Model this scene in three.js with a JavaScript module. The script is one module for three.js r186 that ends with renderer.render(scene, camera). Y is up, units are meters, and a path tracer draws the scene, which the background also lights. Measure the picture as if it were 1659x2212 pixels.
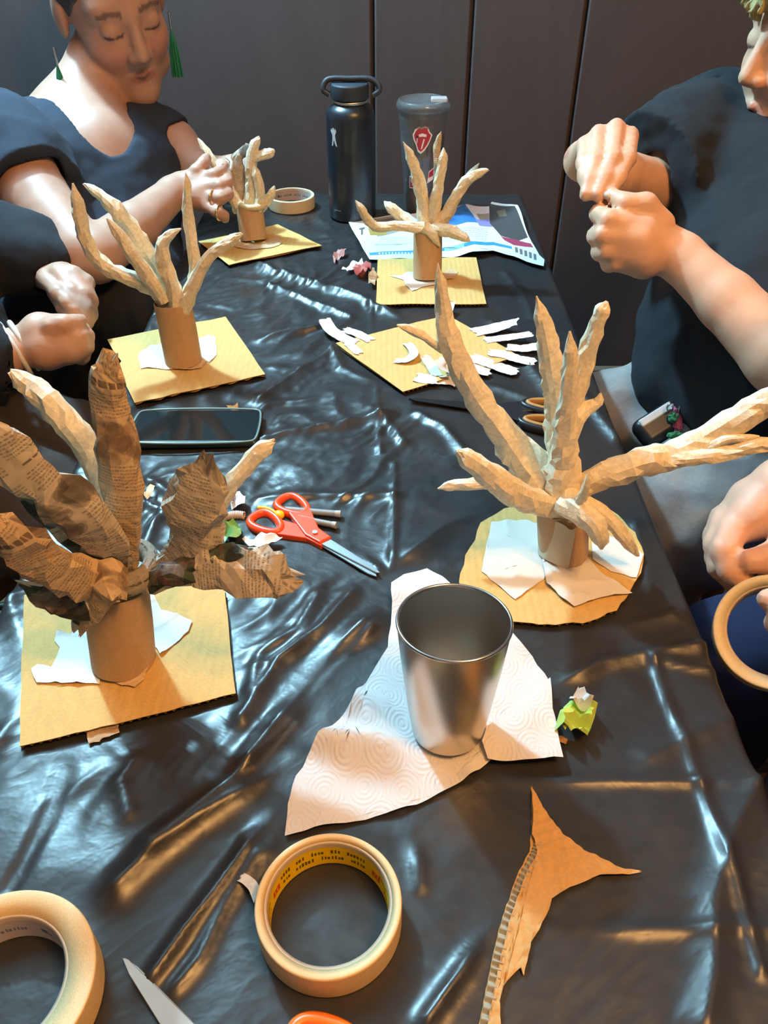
import * as THREE from 'three';
import { mergeGeometries, mergeVertices, toCreasedNormals } from 'three/addons/utils/BufferGeometryUtils.js';
import { RoundedBoxGeometry } from 'three/addons/geometries/RoundedBoxGeometry.js';
import { TessellateModifier } from 'three/addons/modifiers/TessellateModifier.js';
import { createNoise3D } from 'simplex-noise';

// ---------- camera, lamps, exposure ----------
const TY = 0.74, EYE = 0.545, F = 1750, PITCH = 39 * Math.PI / 180;      // table top, eye above it, focal length in pixels of 1659x2212
const scene = new THREE.Scene();
scene.background = new THREE.Color(0x000000);
const camera = new THREE.PerspectiveCamera(2 * Math.atan(1106 / F) * 180 / Math.PI, 1659 / 2212, 0.02, 20);
camera.position.set(0, TY + EYE, 0);
camera.rotation.set(-PITCH, 0, 0);
const renderer = new THREE.WebGLRenderer({ antialias: true });
renderer.toneMapping = THREE.LinearToneMapping;
renderer.toneMappingExposure = 1.0;
renderer.shadowMap.enabled = true;
const COOL = { pos: [-0.84, TY + 1.54, -1.80], color: [0.40, 0.78, 1.0], power: 20 };   // daylight globe over the far corner
const WARM = { pos: [0.62, 2.3, 0.05], color: [1.0, 0.50, 0.16], power: 2.2 };          // three warm bulbs on the ceiling

// ---------- helpers ----------
const R = (seed) => () => { seed = (seed + 0x6d2b79f5) | 0; let t = Math.imul(seed ^ (seed >>> 15), 1 | seed); t = (t + Math.imul(t ^ (t >>> 7), 61 | t)) ^ t; return ((t ^ (t >>> 14)) >>> 0) / 4294967296; };
const rnd = R(11), N3 = createNoise3D(R(7));
const v3 = (x, y, z) => new THREE.Vector3(x, y, z);
const clamp = (x, a = 0, b = 1) => Math.min(b, Math.max(a, x));
const sst = (a, b, x) => { const t = clamp((x - a) / (b - a)); return t * t * (3 - 2 * t); };
const lerp = (a, b, t) => a + (b - a) * t;
const CP = Math.cos(PITCH), SP = Math.sin(PITCH);
function ray(px, py) { const u = (px - 829.5) / F, v = (1106 - py) / F; return v3(u, v * CP - SP, -(CP + v * SP)); }
const atDepth = (px, py, d) => ray(px, py).multiplyScalar(d).add(camera.position);                       // point at a depth along the lens axis
const onTable = (px, py, h = 0) => { const r = ray(px, py); return r.multiplyScalar((h - EYE) / r.y).add(camera.position); };   // point at height h above the table top
const atZ = (px, py, z) => { const r = ray(px, py); return r.multiplyScalar(z / r.z).add(camera.position); };
const depthOf = (p) => { const q = p.clone().sub(camera.position); return -q.y * SP - q.z * CP; };
const toPx = (p) => { const q = p.clone().sub(camera.position), d = depthOf(p); return [829.5 + F * q.x / d, 1106 - F * (q.y * CP - q.z * SP) / d]; };

const taken = {};
function numbered(n) { const k = taken[n] = (taken[n] ?? -1) + 1; return k ? n + '_' + String(k).padStart(3, '0') : n; }
function obj(name, geo, mat, parent) {
  const list = (Array.isArray(geo) ? geo : [geo]).map((g) => g);
  const g = list.length > 1 ? mergeGeometries(list.map((q) => { const c = q.index ? q.toNonIndexed() : q.clone(); for (const a of Object.keys(c.attributes)) if (!['position', 'normal', 'uv'].includes(a)) c.deleteAttribute(a); return c; })) : list[0];
  const m = new THREE.Mesh(g, mat); m.castShadow = m.receiveShadow = true;
  m.name = parent ? name : numbered(name);
  (parent || scene).add(m); return m;
}
function tag(o, label, category, group, kind) { o.userData.label = label; o.userData.category = category; if (group) o.userData.group = group; if (kind) o.userData.kind = kind; return o; }
function thing(name, label, category, pos, group) { const g = new THREE.Group(); g.name = numbered(name); scene.add(g); if (pos) g.position.copy(pos); tag(g, label, category, group); return g; }
function struct(name, geo, mat, label) { const m = obj(name, geo, mat); m.userData.kind = 'structure'; if (label) m.userData.label = label; return m; }
function sub(name, parent) { const g = new THREE.Group(); g.name = name; parent.add(g); return g; }
function local(geo, parent) { parent.updateWorldMatrix(true, false); return geo.applyMatrix4(parent.matrixWorld.clone().invert()); }  // world-space geometry into a thing's own space
const put = (name, geo, mat, parent) => obj(name, local(Array.isArray(geo) ? mergeGeometries(geo.map((q) => { const c = q.index ? q.toNonIndexed() : q.clone(); for (const a of Object.keys(c.attributes)) if (!['position', 'normal', 'uv'].includes(a)) c.deleteAttribute(a); return c; })) : geo, parent), mat, parent);
const box = (w, h, d, x = 0, y = 0, z = 0) => new THREE.BoxGeometry(w, h, d).translate(x, y, z);
const rbox = (w, h, d, r, x = 0, y = 0, z = 0) => new RoundedBoxGeometry(w, h, d, 3, r).translate(x, y, z);
const lathe = (pts, seg = 64) => new THREE.LatheGeometry(pts.map(([r, y]) => new THREE.Vector2(r, y)), seg);
const tube = (pts, r, seg = 24, rs = 8, closed = false) => new THREE.TubeGeometry(new THREE.CatmullRomCurve3(pts, closed), seg, r, rs, closed);

// textures: every one is computed here
function tex(w, h, fn, rx, ry, srgb = true) {
  const data = new Uint8Array(w * h * 4);
  for (let j = 0; j < h; j++) for (let i = 0; i < w; i++) { const c = fn(i / w, j / h); const k = 4 * (j * w + i); for (let q = 0; q < 3; q++) data[k + q] = clamp(typeof c === 'number' ? c : c[q]) * 255; data[k + 3] = 255; }
  const t = new THREE.DataTexture(data, w, h); t.magFilter = THREE.LinearFilter; t.wrapS = t.wrapT = THREE.RepeatWrapping; t.repeat.set(rx, ry); if (srgb) t.colorSpace = THREE.SRGBColorSpace; t.needsUpdate = true; return t;
}
function canvasTex(w, h, draw, rx = 1, ry = 1) { const c = document.createElement('canvas'); c.width = w; c.height = h; draw(c.getContext('2d'), w, h); const t = new THREE.CanvasTexture(c); t.colorSpace = THREE.SRGBColorSpace; t.wrapS = t.wrapT = THREE.RepeatWrapping; t.repeat.set(rx, ry); return t; }
// tiling noise on a torus-like lattice
const tn = (u, v, f, s = 0) => { const a = u * 6.2831853, b = v * 6.2831853, r = f / 6.2831853; return N3(Math.cos(a) * r + s, Math.sin(a) * r + Math.cos(b) * r * 1.3, Math.sin(b) * r * 1.3 + s * 1.7); };
const S = (color, rough = 0.7, more = {}) => new THREE.MeshStandardMaterial({ color, roughness: rough, ...more });
const PH = (color, rough, more = {}) => new THREE.MeshPhysicalMaterial({ color, roughness: rough, ...more });
const lin = (r, g, b) => new THREE.Color().setRGB(r, g, b);

const M = {};
{
  const fibre = tex(512, 512, (u, v) => { const n = 0.5 * tn(u, v, 40) + 0.3 * tn(u, v, 90, 3) + 0.4 * tn(u, v * 0.3, 14, 5); const s = 0.94 + 0.05 * n; return [s, s * 0.99, s * 0.97]; }, 6, 6);
  const flute = tex(256, 64, (u, v) => 0.5 + 0.4 * Math.sin(u * 6.2831853 * 8) + 0.08 * tn(u, v, 20, 2), 16, 8, false);       // 8 flutes in 1/16 m
  M.kraft = S(lin(0.70, 0.445, 0.15), 0.78, { map: fibre, bumpMap: flute, bumpScale: 0.00028 });
  M.kraftDark = S(lin(0.60, 0.34, 0.12), 0.78, { map: fibre, bumpMap: flute, bumpScale: 0.0005 });
  M.kraftEdge = S(lin(0.40, 0.235, 0.10), 0.9, { map: fibre });
  M.tubeCard = S(lin(0.56, 0.36, 0.20), 0.75, { map: fibre });
  const crepe = tex(256, 256, (u, v) => 0.5 + 0.3 * tn(u, v * 0.5, 60, 1) + 0.22 * tn(u, v, 16, 8) + 0.2 * (1 - 2 * Math.abs(tn(u, v, 9, 4))), 22, 22, false);
  const tint = tex(256, 256, (u, v) => { const n = tn(u, v, 10, 6), m = tn(u, v, 30, 9); const s = 0.93 + 0.05 * n + 0.02 * m; return [s, s * (0.985 + 0.01 * n), s * (0.96 + 0.02 * n)]; }, 18, 18);
  M.tape = S(lin(0.88, 0.80, 0.62), 0.6, { map: tint, bumpMap: crepe, bumpScale: 0.0002 });
  M.tapeWhite = S(lin(0.68, 0.64, 0.58), 0.62, { bumpMap: crepe, bumpScale: 0.0001 });
  M.tapeFlap = S(lin(0.74, 0.54, 0.34), 0.7, { map: tint, bumpMap: crepe, bumpScale: 0.0006 });  // tan tape, also used to paint shade on the newspaper tree base
  M.tapeRoll = S(lin(0.84, 0.64, 0.36), 0.55, { map: tint });
  M.tapePale = S(lin(0.80, 0.68, 0.44), 0.6, { map: tint });
  M.tapeSide = S(lin(0.80, 0.66, 0.45), 0.6, { map: tint });
  // newsprint: columns of small grey print with some headline bars and pictures, crumple relief
  const news = (seed, base, ink) => canvasTex(1024, 1024, (g, w, h) => {
    const r = R(seed); g.fillStyle = base; g.fillRect(0, 0, w, h);
    for (let i = 0; i < 900; i++) { const x = r() * w, y = r() * h, s = 10 + r() * 90; g.fillStyle = `rgba(${r() < 0.5 ? '70,60,50' : '255,245,225'},${0.03 * r()})`; g.beginPath(); g.ellipse(x, y, s, s * 0.6, r() * 3, 0, 7); g.fill(); }
    for (let c = 0; c < 4; c++) { let y = r() * 60; const x0 = c * w / 4 + 14, cw = w / 4 - 28;
      while (y < h) { const kind = r();
        if (kind < 0.12) { const ph = 60 + r() * 130; for (let i = 0; i < 60; i++) { g.fillStyle = `rgba(${ink},${0.12 + 0.3 * r()})`; g.beginPath(); g.ellipse(x0 + r() * cw, y + r() * ph, 10 + r() * 40, 8 + r() * 26, r() * 3, 0, 7); g.fill(); } y += ph + 18; }
        else if (kind < 0.22) { for (let x = x0; x < x0 + cw - 20;) { const ww = 10 + r() * 24; g.fillStyle = `rgba(${ink},0.75)`; g.fillRect(x, y, ww * 0.8, 20); x += ww; } y += 36; }
        else { for (let l = 0; l < 8; l++) { for (let x = x0; x < x0 + cw * (l === 7 ? 0.6 : 1);) { const ww = 3 + r() * 9; g.fillStyle = `rgba(${ink},${0.3 + 0.25 * r()})`; g.fillRect(x, y, ww, 5); x += ww + 3; } y += 11; } y += 12; } } }
  }, 4, 4);
  const picturePage = canvasTex(512, 512, (g, w, h) => {                       // page with large printed colour pictures
    const r = R(51); g.fillStyle = '#bdb09c'; g.fillRect(0, 0, w, h);
    for (let k = 0; k < 6; k++) { const x = (k % 2) * 256 + 12, y = Math.floor(k / 2) * 170 + 10, pw = 232, ph = 132; g.save(); g.beginPath(); g.rect(x, y, pw, ph); g.clip(); g.fillStyle = ['#3c4a36', '#463c3a', '#52584a'][k % 3]; g.fillRect(x, y, pw, ph);
      for (let i = 0; i < 90; i++) { g.fillStyle = ['rgba(40,64,38,0.6)', 'rgba(24,24,28,0.6)', 'rgba(110,96,70,0.5)', 'rgba(90,50,46,0.5)', 'rgba(140,132,116,0.4)'][Math.floor(r() * 5)]; g.beginPath(); g.ellipse(x + r() * pw, y + r() * ph, 5 + r() * 34, 4 + r() * 18, r() * 3, 0, 7); g.fill(); } g.restore();
      for (let q = x; q < x + pw - 10;) { const l = 3 + r() * 9; g.fillStyle = 'rgba(80,72,66,0.6)'; g.fillRect(q, y + ph + 8, l, 4); q += l + 3; } }
  }, 5, 5);
  const crumple = tex(512, 512, (u, v) => { const a = 1 - 2 * Math.abs(tn(u, v, 5, 2)), b = 1 - 2 * Math.abs(tn(u, v, 11, 5)), c = tn(u, v, 26, 7); return 0.5 + 0.25 * a + 0.17 * b + 0.06 * c; }, 7, 7, false);
  M.newsGrey = S(0xffffff, 0.85, { map: news(3, '#bdb09c', '80,72,66'), bumpMap: crumple, bumpScale: 0.0012 });
  M.newsTan = S(0xffffff, 0.85, { map: news(9, '#c2a684', '95,74,58'), bumpMap: crumple, bumpScale: 0.0012 });
  M.newsPicture = S(0xffffff, 0.85, { map: picturePage, bumpMap: crumple, bumpScale: 0.0012 });
  const poly = tex(512, 512, (u, v) => 0.5 + 0.16 * tn(u, v, 7, 1) + 0.13 * (1 - 2 * Math.abs(tn(u, v, 12, 4))) + 0.05 * tn(u, v, 60, 9), 3.2, 3.2, false);
  const polyRough = tex(256, 256, (u, v) => { const s = 0.86 + 0.1 * tn(u, v, 14, 3) + 0.05 * tn(u, v, 50, 6); return [s, s, s]; }, 4, 4, false);
  M.plastic = PH(lin(0.022, 0.021, 0.022), 0.40, { bumpMap: poly, bumpScale: 0.0005, roughnessMap: polyRough, specularIntensity: 1 });
  const emboss = tex(512, 512, (u, v) => { let s = 0; const c = [[0.25, 0.3], [0.75, 0.22], [0.5, 0.75], [0.05, 0.8], [0.95, 0.72]]; let best = 9; for (const [a, b] of c) for (const ox of [-1, 0, 1]) for (const oy of [-1, 0, 1]) { const d = Math.hypot(u - a - ox, (v - b - oy) * 0.8); if (d < best) best = d; } s = 0.5 + 0.42 * Math.sin(best * 110); return s + 0.08 * tn(u, v, 90, 2); }, 17, 17, false);
  M.towel = S(lin(0.62, 0.59, 0.585), 0.9, { bumpMap: emboss, bumpScale: 0.00035 });
  M.steel = PH(lin(0.68, 0.645, 0.60), 0.30, { metalness: 1, anisotropy: 0.7 });
  M.blade = S(lin(0.62, 0.61, 0.60), 0.3, { metalness: 1 });
  M.blackMetal = S(lin(0.012, 0.012, 0.014), 0.42);
  M.orange = PH(lin(0.93, 0.085, 0.018), 0.35, { clearcoat: 0.3 });
  M.orange2 = PH(lin(0.95, 0.17, 0.012), 0.35, { clearcoat: 0.3 });
  M.yellow = PH(lin(0.88, 0.55, 0.02), 0.4);
  M.brass = S(lin(0.36, 0.19, 0.055), 0.5);
  const weave = tex(256, 256, (u, v) => 0.5 + 0.25 * Math.sin((u * 60 + v * 60) * 6.2831853) + 0.2 * tn(u, v, 40, 3), 20, 20, false);
  const wash = tex(512, 512, (u, v) => { const n = 0.5 + 0.5 * tn(u, v, 5, 3), m = tn(u, v, 45, 8); const s = clamp(0.35 + 0.55 * n + 0.08 * m); return [lerp(0.42, 0.70, s), lerp(0.45, 0.67, s), lerp(0.52, 0.64, s)]; }, 3, 3);
  M.denim = S(lin(0.98, 0.90, 0.84), 0.92, { map: wash, bumpMap: weave, bumpScale: 0.0006 });
  M.tee = S(lin(0.007, 0.010, 0.015), 0.92, { bumpMap: weave, bumpScale: 0.0003 });
  M.navy = S(lin(0.016, 0.025, 0.045), 0.92, { bumpMap: weave, bumpScale: 0.0003 });
  M.darkCloth = S(lin(0.010, 0.012, 0.018), 0.95, { bumpMap: weave, bumpScale: 0.0003 });
  M.trouser = S(lin(0.035, 0.028, 0.026), 0.95, { bumpMap: weave, bumpScale: 0.0004 });
  M.skin = new THREE.MeshPhysicalMaterial({ color: 0xffffff, vertexColors: true, roughness: 0.52, sheen: 0.15, sheenRoughness: 0.6, sheenColor: lin(1, 0.6, 0.5) });
  const strand = tex(256, 256, (u, v) => { const s = 0.55 + 0.45 * (0.5 + 0.5 * tn(u, v * 0.08, 70, 3)); return [s, s, s]; }, 10, 6);
  M.hairBlond = S(lin(0.62, 0.46, 0.17), 0.6, { map: strand });
  M.hairDark = S(lin(0.085, 0.08, 0.085), 0.6, { map: strand });
  const plaster = tex(512, 512, (u, v) => { const s = 0.95 + 0.03 * tn(u, v, 8, 1) + 0.02 * tn(u, v, 70, 4); return [s, s, s]; }, 0.7, 0.7);
  M.wall = S(lin(0.080, 0.066, 0.070), 0.75, { map: plaster });
  M.wallPale = S(lin(0.5, 0.43, 0.36), 0.8, { map: plaster });
  M.trim = S(lin(0.20, 0.125, 0.08), 0.6, { map: plaster });
  M.white = S(lin(0.75, 0.73, 0.70), 0.8);
  const wood = tex(512, 512, (u, v) => { const g = 0.5 + 0.5 * Math.sin(40 * u + 3 * tn(u, v * 0.3, 6, 2)); const s = 0.8 + 0.15 * g + 0.05 * tn(u, v * 0.1, 60, 5); return [s, s * 0.93, s * 0.85]; }, 1, 1);
  M.floor = S(lin(0.16, 0.10, 0.06), 0.5, { map: wood });
  M.wood = S(lin(0.22, 0.13, 0.07), 0.5, { map: wood });
}

// ---------- the room ----------
const ZB = -2.02, ZF = 2.2, XL = -1.9, XR = 2.0, CEIL = 2.45;
{
  struct('floor', box(XR - XL + 0.3, 0.1, ZF - ZB + 0.3, (XL + XR) / 2, -0.05, (ZF + ZB) / 2), M.floor, 'dark wooden floor under the craft table');
  struct('ceiling', box(XR - XL + 0.3, 0.1, ZF - ZB + 0.3, (XL + XR) / 2, CEIL + 0.05, (ZF + ZB) / 2), M.white, 'white ceiling above the craft table');
  // the far wall is made of tall boards with open joints
  const wb = new THREE.Group(); wb.name = 'wall_back'; wb.userData = { kind: 'structure', label: 'dark taupe panelled wall behind the craft table' }; scene.add(wb);
  obj('backing', box(XR - XL + 0.3, CEIL, 0.06, (XL + XR) / 2, CEIL / 2, ZB - 0.05), M.wall, wb);
  const gx = [XL, -1.28, -0.66, atZ(806, 100, ZB).x, atZ(1014, 150, ZB).x, atZ(1250, 150, ZB).x, 1.15, 1.6, XR];
  for (let i = 0; i + 1 < gx.length; i++) obj('panel', rbox(gx[i + 1] - gx[i] - 0.007, CEIL - 0.002, 0.02, 0.005, (gx[i] + gx[i + 1]) / 2, CEIL / 2, ZB - 0.011), M.wall, wb);
  struct('wall_left', box(0.1, CEIL, ZF - ZB + 0.2, XL - 0.05, CEIL / 2, (ZF + ZB) / 2), M.wall, 'dark taupe wall beside the seated woman');
  struct('wall_right', box(0.1, CEIL, ZF - ZB + 0.2, XR + 0.05, CEIL / 2, (ZF + ZB) / 2), M.wall, 'dark taupe wall behind the blond man');
  struct('wall_front', box(XR - XL + 0.3, CEIL, 0.1, (XL + XR) / 2, CEIL / 2, ZF + 0.05), M.wallPale, 'pale wall facing the panelled wall');
  struct('baseboard_back', [box(XR - XL, 0.16, 0.018, (XL + XR) / 2, 0.08, ZB + 0.009), rbox(XR - XL, 0.02, 0.024, 0.006, (XL + XR) / 2, 0.168, ZB + 0.012)], M.trim, 'brown wooden baseboard along the panelled wall');
}

// ---------- lamps ----------
{
  const g = thing('globe_lamp', 'cool white globe lamp hanging over the far table corner', 'lamp', v3(...COOL.pos));
  obj('cord', new THREE.CylinderGeometry(0.003, 0.003, CEIL - COOL.pos[1] - 0.09, 8).translate(0, (CEIL - COOL.pos[1] + 0.09) / 2, 0), M.blackMetal, g);
  obj('cap', lathe([[0.001, 0.1], [0.02, 0.095], [0.035, 0.07], [0.035, 0.05], [0.001, 0.05]], 24), M.blackMetal, g);
  const c = lin(...COOL.color);
  obj('globe', new THREE.SphereGeometry(0.06, 32, 20), S(0xffffff, 0.5, { emissive: c, emissiveIntensity: 20 }), g);
  const L = new THREE.PointLight(c, COOL.power); L.castShadow = true; L.shadow.radius = 3.0; g.add(L);
}
{
  const g = thing('ceiling_fixture', 'three bulb ceiling fixture with warm light above the table', 'lamp', v3(WARM.pos[0], CEIL, WARM.pos[2]));
  obj('plate', lathe([[0.001, 0], [0.14, 0], [0.14, -0.02], [0.12, -0.03], [0.001, -0.03]], 32), M.blackMetal, g);
  for (let k = 0; k < 3; k++) {
    const a = k * 2.094 + 0.4, x = 0.16 * Math.cos(a), z = 0.16 * Math.sin(a), c = lin(...WARM.color);
    obj('socket', [new THREE.CylinderGeometry(0.018, 0.022, 0.06, 16).translate(x, -0.06, z), tube([v3(x * 0.5, -0.02, z * 0.5), v3(x * 0.8, -0.025, z * 0.8), v3(x, -0.04, z)], 0.008, 8, 8)], M.blackMetal, g);
    obj('bulb', new THREE.SphereGeometry(0.035, 20, 14).translate(x, -0.12, z), S(0xffffff, 0.5, { emissive: c, emissiveIntensity: 14 }), g);
    const L = new THREE.PointLight(c, WARM.power); L.position.set(x, -0.12, z); L.castShadow = true; L.shadow.radius = 1.7; g.add(L);
  }
}

// ---------- table and its two black plastic covers ----------
const TX0 = -0.355, TX1 = 0.285, TZ0 = -1.72, TZ1 = 0.12;
{
  const t = thing('folding_table', 'long narrow folding table hidden under black plastic covers', 'table', v3((TX0 + TX1) / 2, 0, (TZ0 + TZ1) / 2));
  obj('table_top', rbox(TX1 - TX0 - 0.012, 0.035, TZ1 - TZ0 - 0.012, 0.008, 0, TY - 0.0225, 0), M.wood, t);
  for (const x of [-0.26, 0.26]) for (const z of [-0.8, 0.8]) obj('leg', tube([v3(x, TY - 0.05, z * 0.97), v3(x, 0.4, z), v3(x, 0.003, z * 1.02)], 0.014, 10, 10), M.blackMetal, t);
}
// folds of the plastic, traced over the table top: [points in pixels, half width, height (metres)]
const FOLDS = [
  [[[1060, 1690], [1350, 1692], [1520, 1694]], 0.006, 0.0034], [[[1560, 1696], [1659, 1694]], 0.005, 0.003],
  [[[1170, 2010], [1400, 2012], [1659, 2008]], 0.005, 0.0024],
  [[[1408, 1430], [1440, 1520], [1480, 1610], [1510, 1700], [1545, 1800], [1585, 1900], [1640, 2100]], 0.005, 0.004],
  [[[1170, 1500], [1300, 1440], [1400, 1418], [1540, 1398]], 0.009, 0.006], [[[1410, 1432], [1500, 1448], [1570, 1455]], 0.006, 0.003],
  [[[1310, 1362], [1380, 1350], [1450, 1335]], 0.010, 0.005], [[[1400, 1640], [1560, 1560], [1659, 1540]], 0.012, 0.003],
  [[[1640, 1690], [1580, 1800], [1540, 1950], [1540, 2100], [1520, 2212]], 0.014, 0.006],
  [[[852, 1005], [852, 1120], [845, 1235]], 0.004, 0.003], [[[800, 660], [812, 800], [822, 985]], 0.004, 0.003],
  [[[840, 1310], [740, 1400], [640, 1520], [540, 1650]], 0.010, 0.008], [[[830, 1345], [700, 1480], [600, 1600], [500, 1700], [330, 1830]], 0.009, 0.007],
  [[[760, 1290], [700, 1360], [600, 1440], [520, 1560]], 0.008, 0.006], [[[690, 1290], [640, 1370], [560, 1420], [540, 1500]], 0.007, 0.005],
  [[[640, 1640], [560, 1700], [430, 1780], [330, 1850], [250, 1930]], 0.012, 0.008], [[[600, 1760], [540, 1830], [470, 1930], [400, 2020], [330, 2120]], 0.007, 0.007],
  [[[560, 1850], [490, 1960], [430, 2080], [380, 2140]], 0.006, 0.004], [[[700, 1700], [600, 1800], [560, 1900]], 0.009, 0.006],
  [[[140, 1660], [120, 1740], [60, 1860], [20, 1930]], 0.006, -0.005], [[[300, 1640], [260, 1690], [280, 1760]], 0.008, 0.004],
  [[[560, 580], [680, 620], [780, 650], [860, 690]], 0.012, 0.009], [[[580, 620], [680, 660], [760, 690]], 0.008, 0.006], [[[560, 740], [640, 720], [690, 710]], 0.012, 0.008],
  [[[560, 870], [660, 800], [720, 760]], 0.011, 0.007], [[[430, 985], [560, 960], [700, 930], [840, 900]], 0.011, 0.008], [[[720, 760], [740, 800], [800, 825]], 0.008, 0.008],
  [[[900, 900], [960, 930], [1000, 980]], 0.008, 0.006], [[[800, 885], [850, 930], [870, 960]], 0.007, 0.005], [[[560, 1085], [700, 1080], [850, 1078]], 0.008, 0.005],
  [[[820, 1240], [770, 1200], [720, 1180]], 0.006, 0.005], [[[870, 1220], [960, 1150], [1060, 1105]], 0.016, 0.006], [[[1070, 1340], [1010, 1330], [960, 1380]], 0.01, 0.004],
  [[[200, 1010], [290, 1040], [350, 1060], [420, 1120]], 0.007, 0.006], [[[190, 1060], [280, 1080], [350, 1110]], 0.006, 0.006], [[[340, 1130], [320, 1180], [350, 1210]], 0.008, 0.005],
  [[[20, 1300], [60, 1420], [40, 1540], [0, 1620]], 0.012, 0.006], [[[0, 1480], [60, 1540], [0, 1600]], 0.008, 0.004],
  [[[1060, 700], [1180, 840], [1240, 920]], 0.012, 0.006], [[[1250, 850], [1290, 900], [1330, 950]], 0.009, 0.007], [[[1060, 840], [1120, 860], [1180, 880]], 0.010, 0.006],
  [[[1370, 1140], [1390, 1210], [1400, 1260]], 0.009, 0.007], [[[1090, 590], [1130, 640], [1150, 690]], 0.01, 0.004], [[[880, 1800], [900, 1860], [905, 1920]], 0.006, 0.004],
  [[[920, 2212], [1000, 2100], [1060, 2010]], 0.007, 0.006], [[[1075, 1330], [1000, 1180], [1060, 1120]], 0.01, 0.003],
].map(([p, w, h]) => [p.map(([x, y]) => { const q = onTable(x, y); return [q.x, q.z]; }), w, h]);
// things that press the plastic flat: [pixel, radius]
const FLAT = [[265, 1420, 0.11], [400, 780, 0.11], [545, 525, 0.1], [930, 605, 0.1], [1195, 1215, 0.1], [920, 765, 0.12], [712, 1990, 0.06], [60, 2140, 0.06], [970, 1560, 0.06], [420, 930, 0.08], [690, 1170, 0.06], [632, 450, 0.06], [760, 465, 0.05], [905, 452, 0.05], [1150, 1960, 0.05], [1010, 520, 0.08], [960, 1640, 0.06], [760, 1680, 0.07], [680, 1740, 0.045], [1120, 1560, 0.06], [860, 1690, 0.06], [910, 1300, 0.05], [800, 1520, 0.065], [900, 1480, 0.06]]
  .map(([x, y, r]) => { const q = onTable(x, y); return [q.x, q.z, r]; });
function segDist(x, z, p) { let best = 1e9; for (let i = 0; i + 1 < p.length; i++) { const ax = p[i][0], az = p[i][1], bx = p[i + 1][0] - ax, bz = p[i + 1][1] - az; const t = clamp(((x - ax) * bx + (z - az) * bz) / (bx * bx + bz * bz)); const d = Math.hypot(x - ax - bx * t, z - az - bz * t); if (d < best) best = d; } return best; }
function coverHeight(x, z) {
  let h = 0;
  for (const [p, w, a] of FOLDS) { const d = segDist(x, z, p); if (d < 3.6 * w) h += a * (0.6 * Math.exp(-(d * d) / (w * w)) + 0.5 * Math.exp(-2.2 * d / w)); }
  // many small folds running towards the near left, strongest left of the middle
  const c = 0.82, s = 0.57, a = x * c + z * s, b = -x * s + z * c;
  const m = sst(0.12, -0.1, x) * sst(-0.28, -0.4, z) + 0.35 * sst(0.3, 0, x) * sst(-0.5, -0.7, z) + 0.12;
  const wob = 0.02 * N3(x * 6, z * 6, 3);
  h += m * (0.0036 * (0.6 - Math.abs(N3(a * 17 + wob * 40, b * 6, 1))) + 0.0008 * (0.5 - Math.abs(N3(a * 40, b * 15 + wob * 30, 5))) + 0.0003 * N3(x * 70, z * 70, 8));
  h += 0.0016 * N3(x * 5, z * 5, 12) + 0.0005 * N3(x * 16, z * 16, 2);
  let f = 1; for (const [fx, fz, r] of FLAT) { const d = Math.hypot(x - fx, z - fz); f = Math.min(f, sst(r * 0.75, r * 1.3, d)); }
  return 0.0016 + Math.max(-0.0012, h * (0.12 + 0.88 * f));
}
function cover(name, label, z0, z1, hang0, hang1, lift) {
  const step = 0.0034, over = 0.13, us = [], ws = [];
  for (let x = TX0 - over; x <= TX1 + over + 1e-6; x += step) us.push(x);
  for (let z = z0 - hang0; z <= z1 + hang1 + 1e-6; z += step) ws.push(z);
  const pos = new Float32Array(us.length * ws.length * 3), uv = new Float32Array(us.length * ws.length * 2), idx = [];
  const bend = (t, lo, hi, hangs) => { const r = 0.008; if (hangs && t < lo + r) { const o = lo + r - t, q = o < r * 1.57 ? [lo + r - r * Math.sin(o / r), r - r * Math.cos(o / r)] : [lo, o - r * 0.57]; return q; } if (hangs && t > hi - r) { const o = t - hi + r, q = o < r * 1.57 ? [hi - r + r * Math.sin(o / r), r - r * Math.cos(o / r)] : [hi, o - r * 0.57]; return q; } return [t, 0]; };
  ws.forEach((w, j) => us.forEach((u, i) => {
    const [x, dx] = bend(u, TX0, TX1, true), [z, dz] = bend(w, hang0 ? z0 : -99, hang1 ? z1 : 99, true);
    const drop = Math.max(dx, dz), h = coverHeight(u, w) + lift, k = j * us.length + i, f = sst(0, 0.05, dx), q = sst(0, 0.05, dz);
    const wave = 0.014 * (1 + N3(w * 7, 0, 4)) * f * (dx / over + 0.25), wz = 0.014 * (1 + N3(u * 7, 4, 4)) * q;
    const sx = u < 0 ? -1 : 1, sz = w < (z0 + z1) / 2 ? -1 : 1;
    pos.set([x + sx * (f * (0.004 + h * 0.6) + wave), TY + h * (1 - f) * (1 - q) - drop + lift * f, z + sz * (q * 0.004 + wz)], k * 3);
    uv.set([u, w], k * 2);
  }));
  for (let j = 0; j + 1 < ws.length; j++) for (let i = 0; i + 1 < us.length; i++) { const a = j * us.length + i, b = a + 1, c = a + us.length, d = c + 1; idx.push(a, c, b, b, c, d); }
  const g = new THREE.BufferGeometry(); g.setAttribute('position', new THREE.BufferAttribute(pos, 3)); g.setAttribute('uv', new THREE.BufferAttribute(uv, 2)); g.setIndex(idx); g.computeVertexNormals();
  tag(obj(name, g, M.plastic), label, 'table cover');
}
cover('plastic_cover', 'black plastic table cover under the bottles and newspaper', TZ0, -0.745, 0.2, 0, 0);
cover('plastic_cover', 'black plastic table cover under the steel cup and orange scissors', -0.772, TZ1, 0, 0.2, 0.0016);

// ---------- sheets, boards, tubes, branches ----------
const ringXZ = (pts, h) => pts.map(([x, y]) => onTable(x, y, h));
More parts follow.
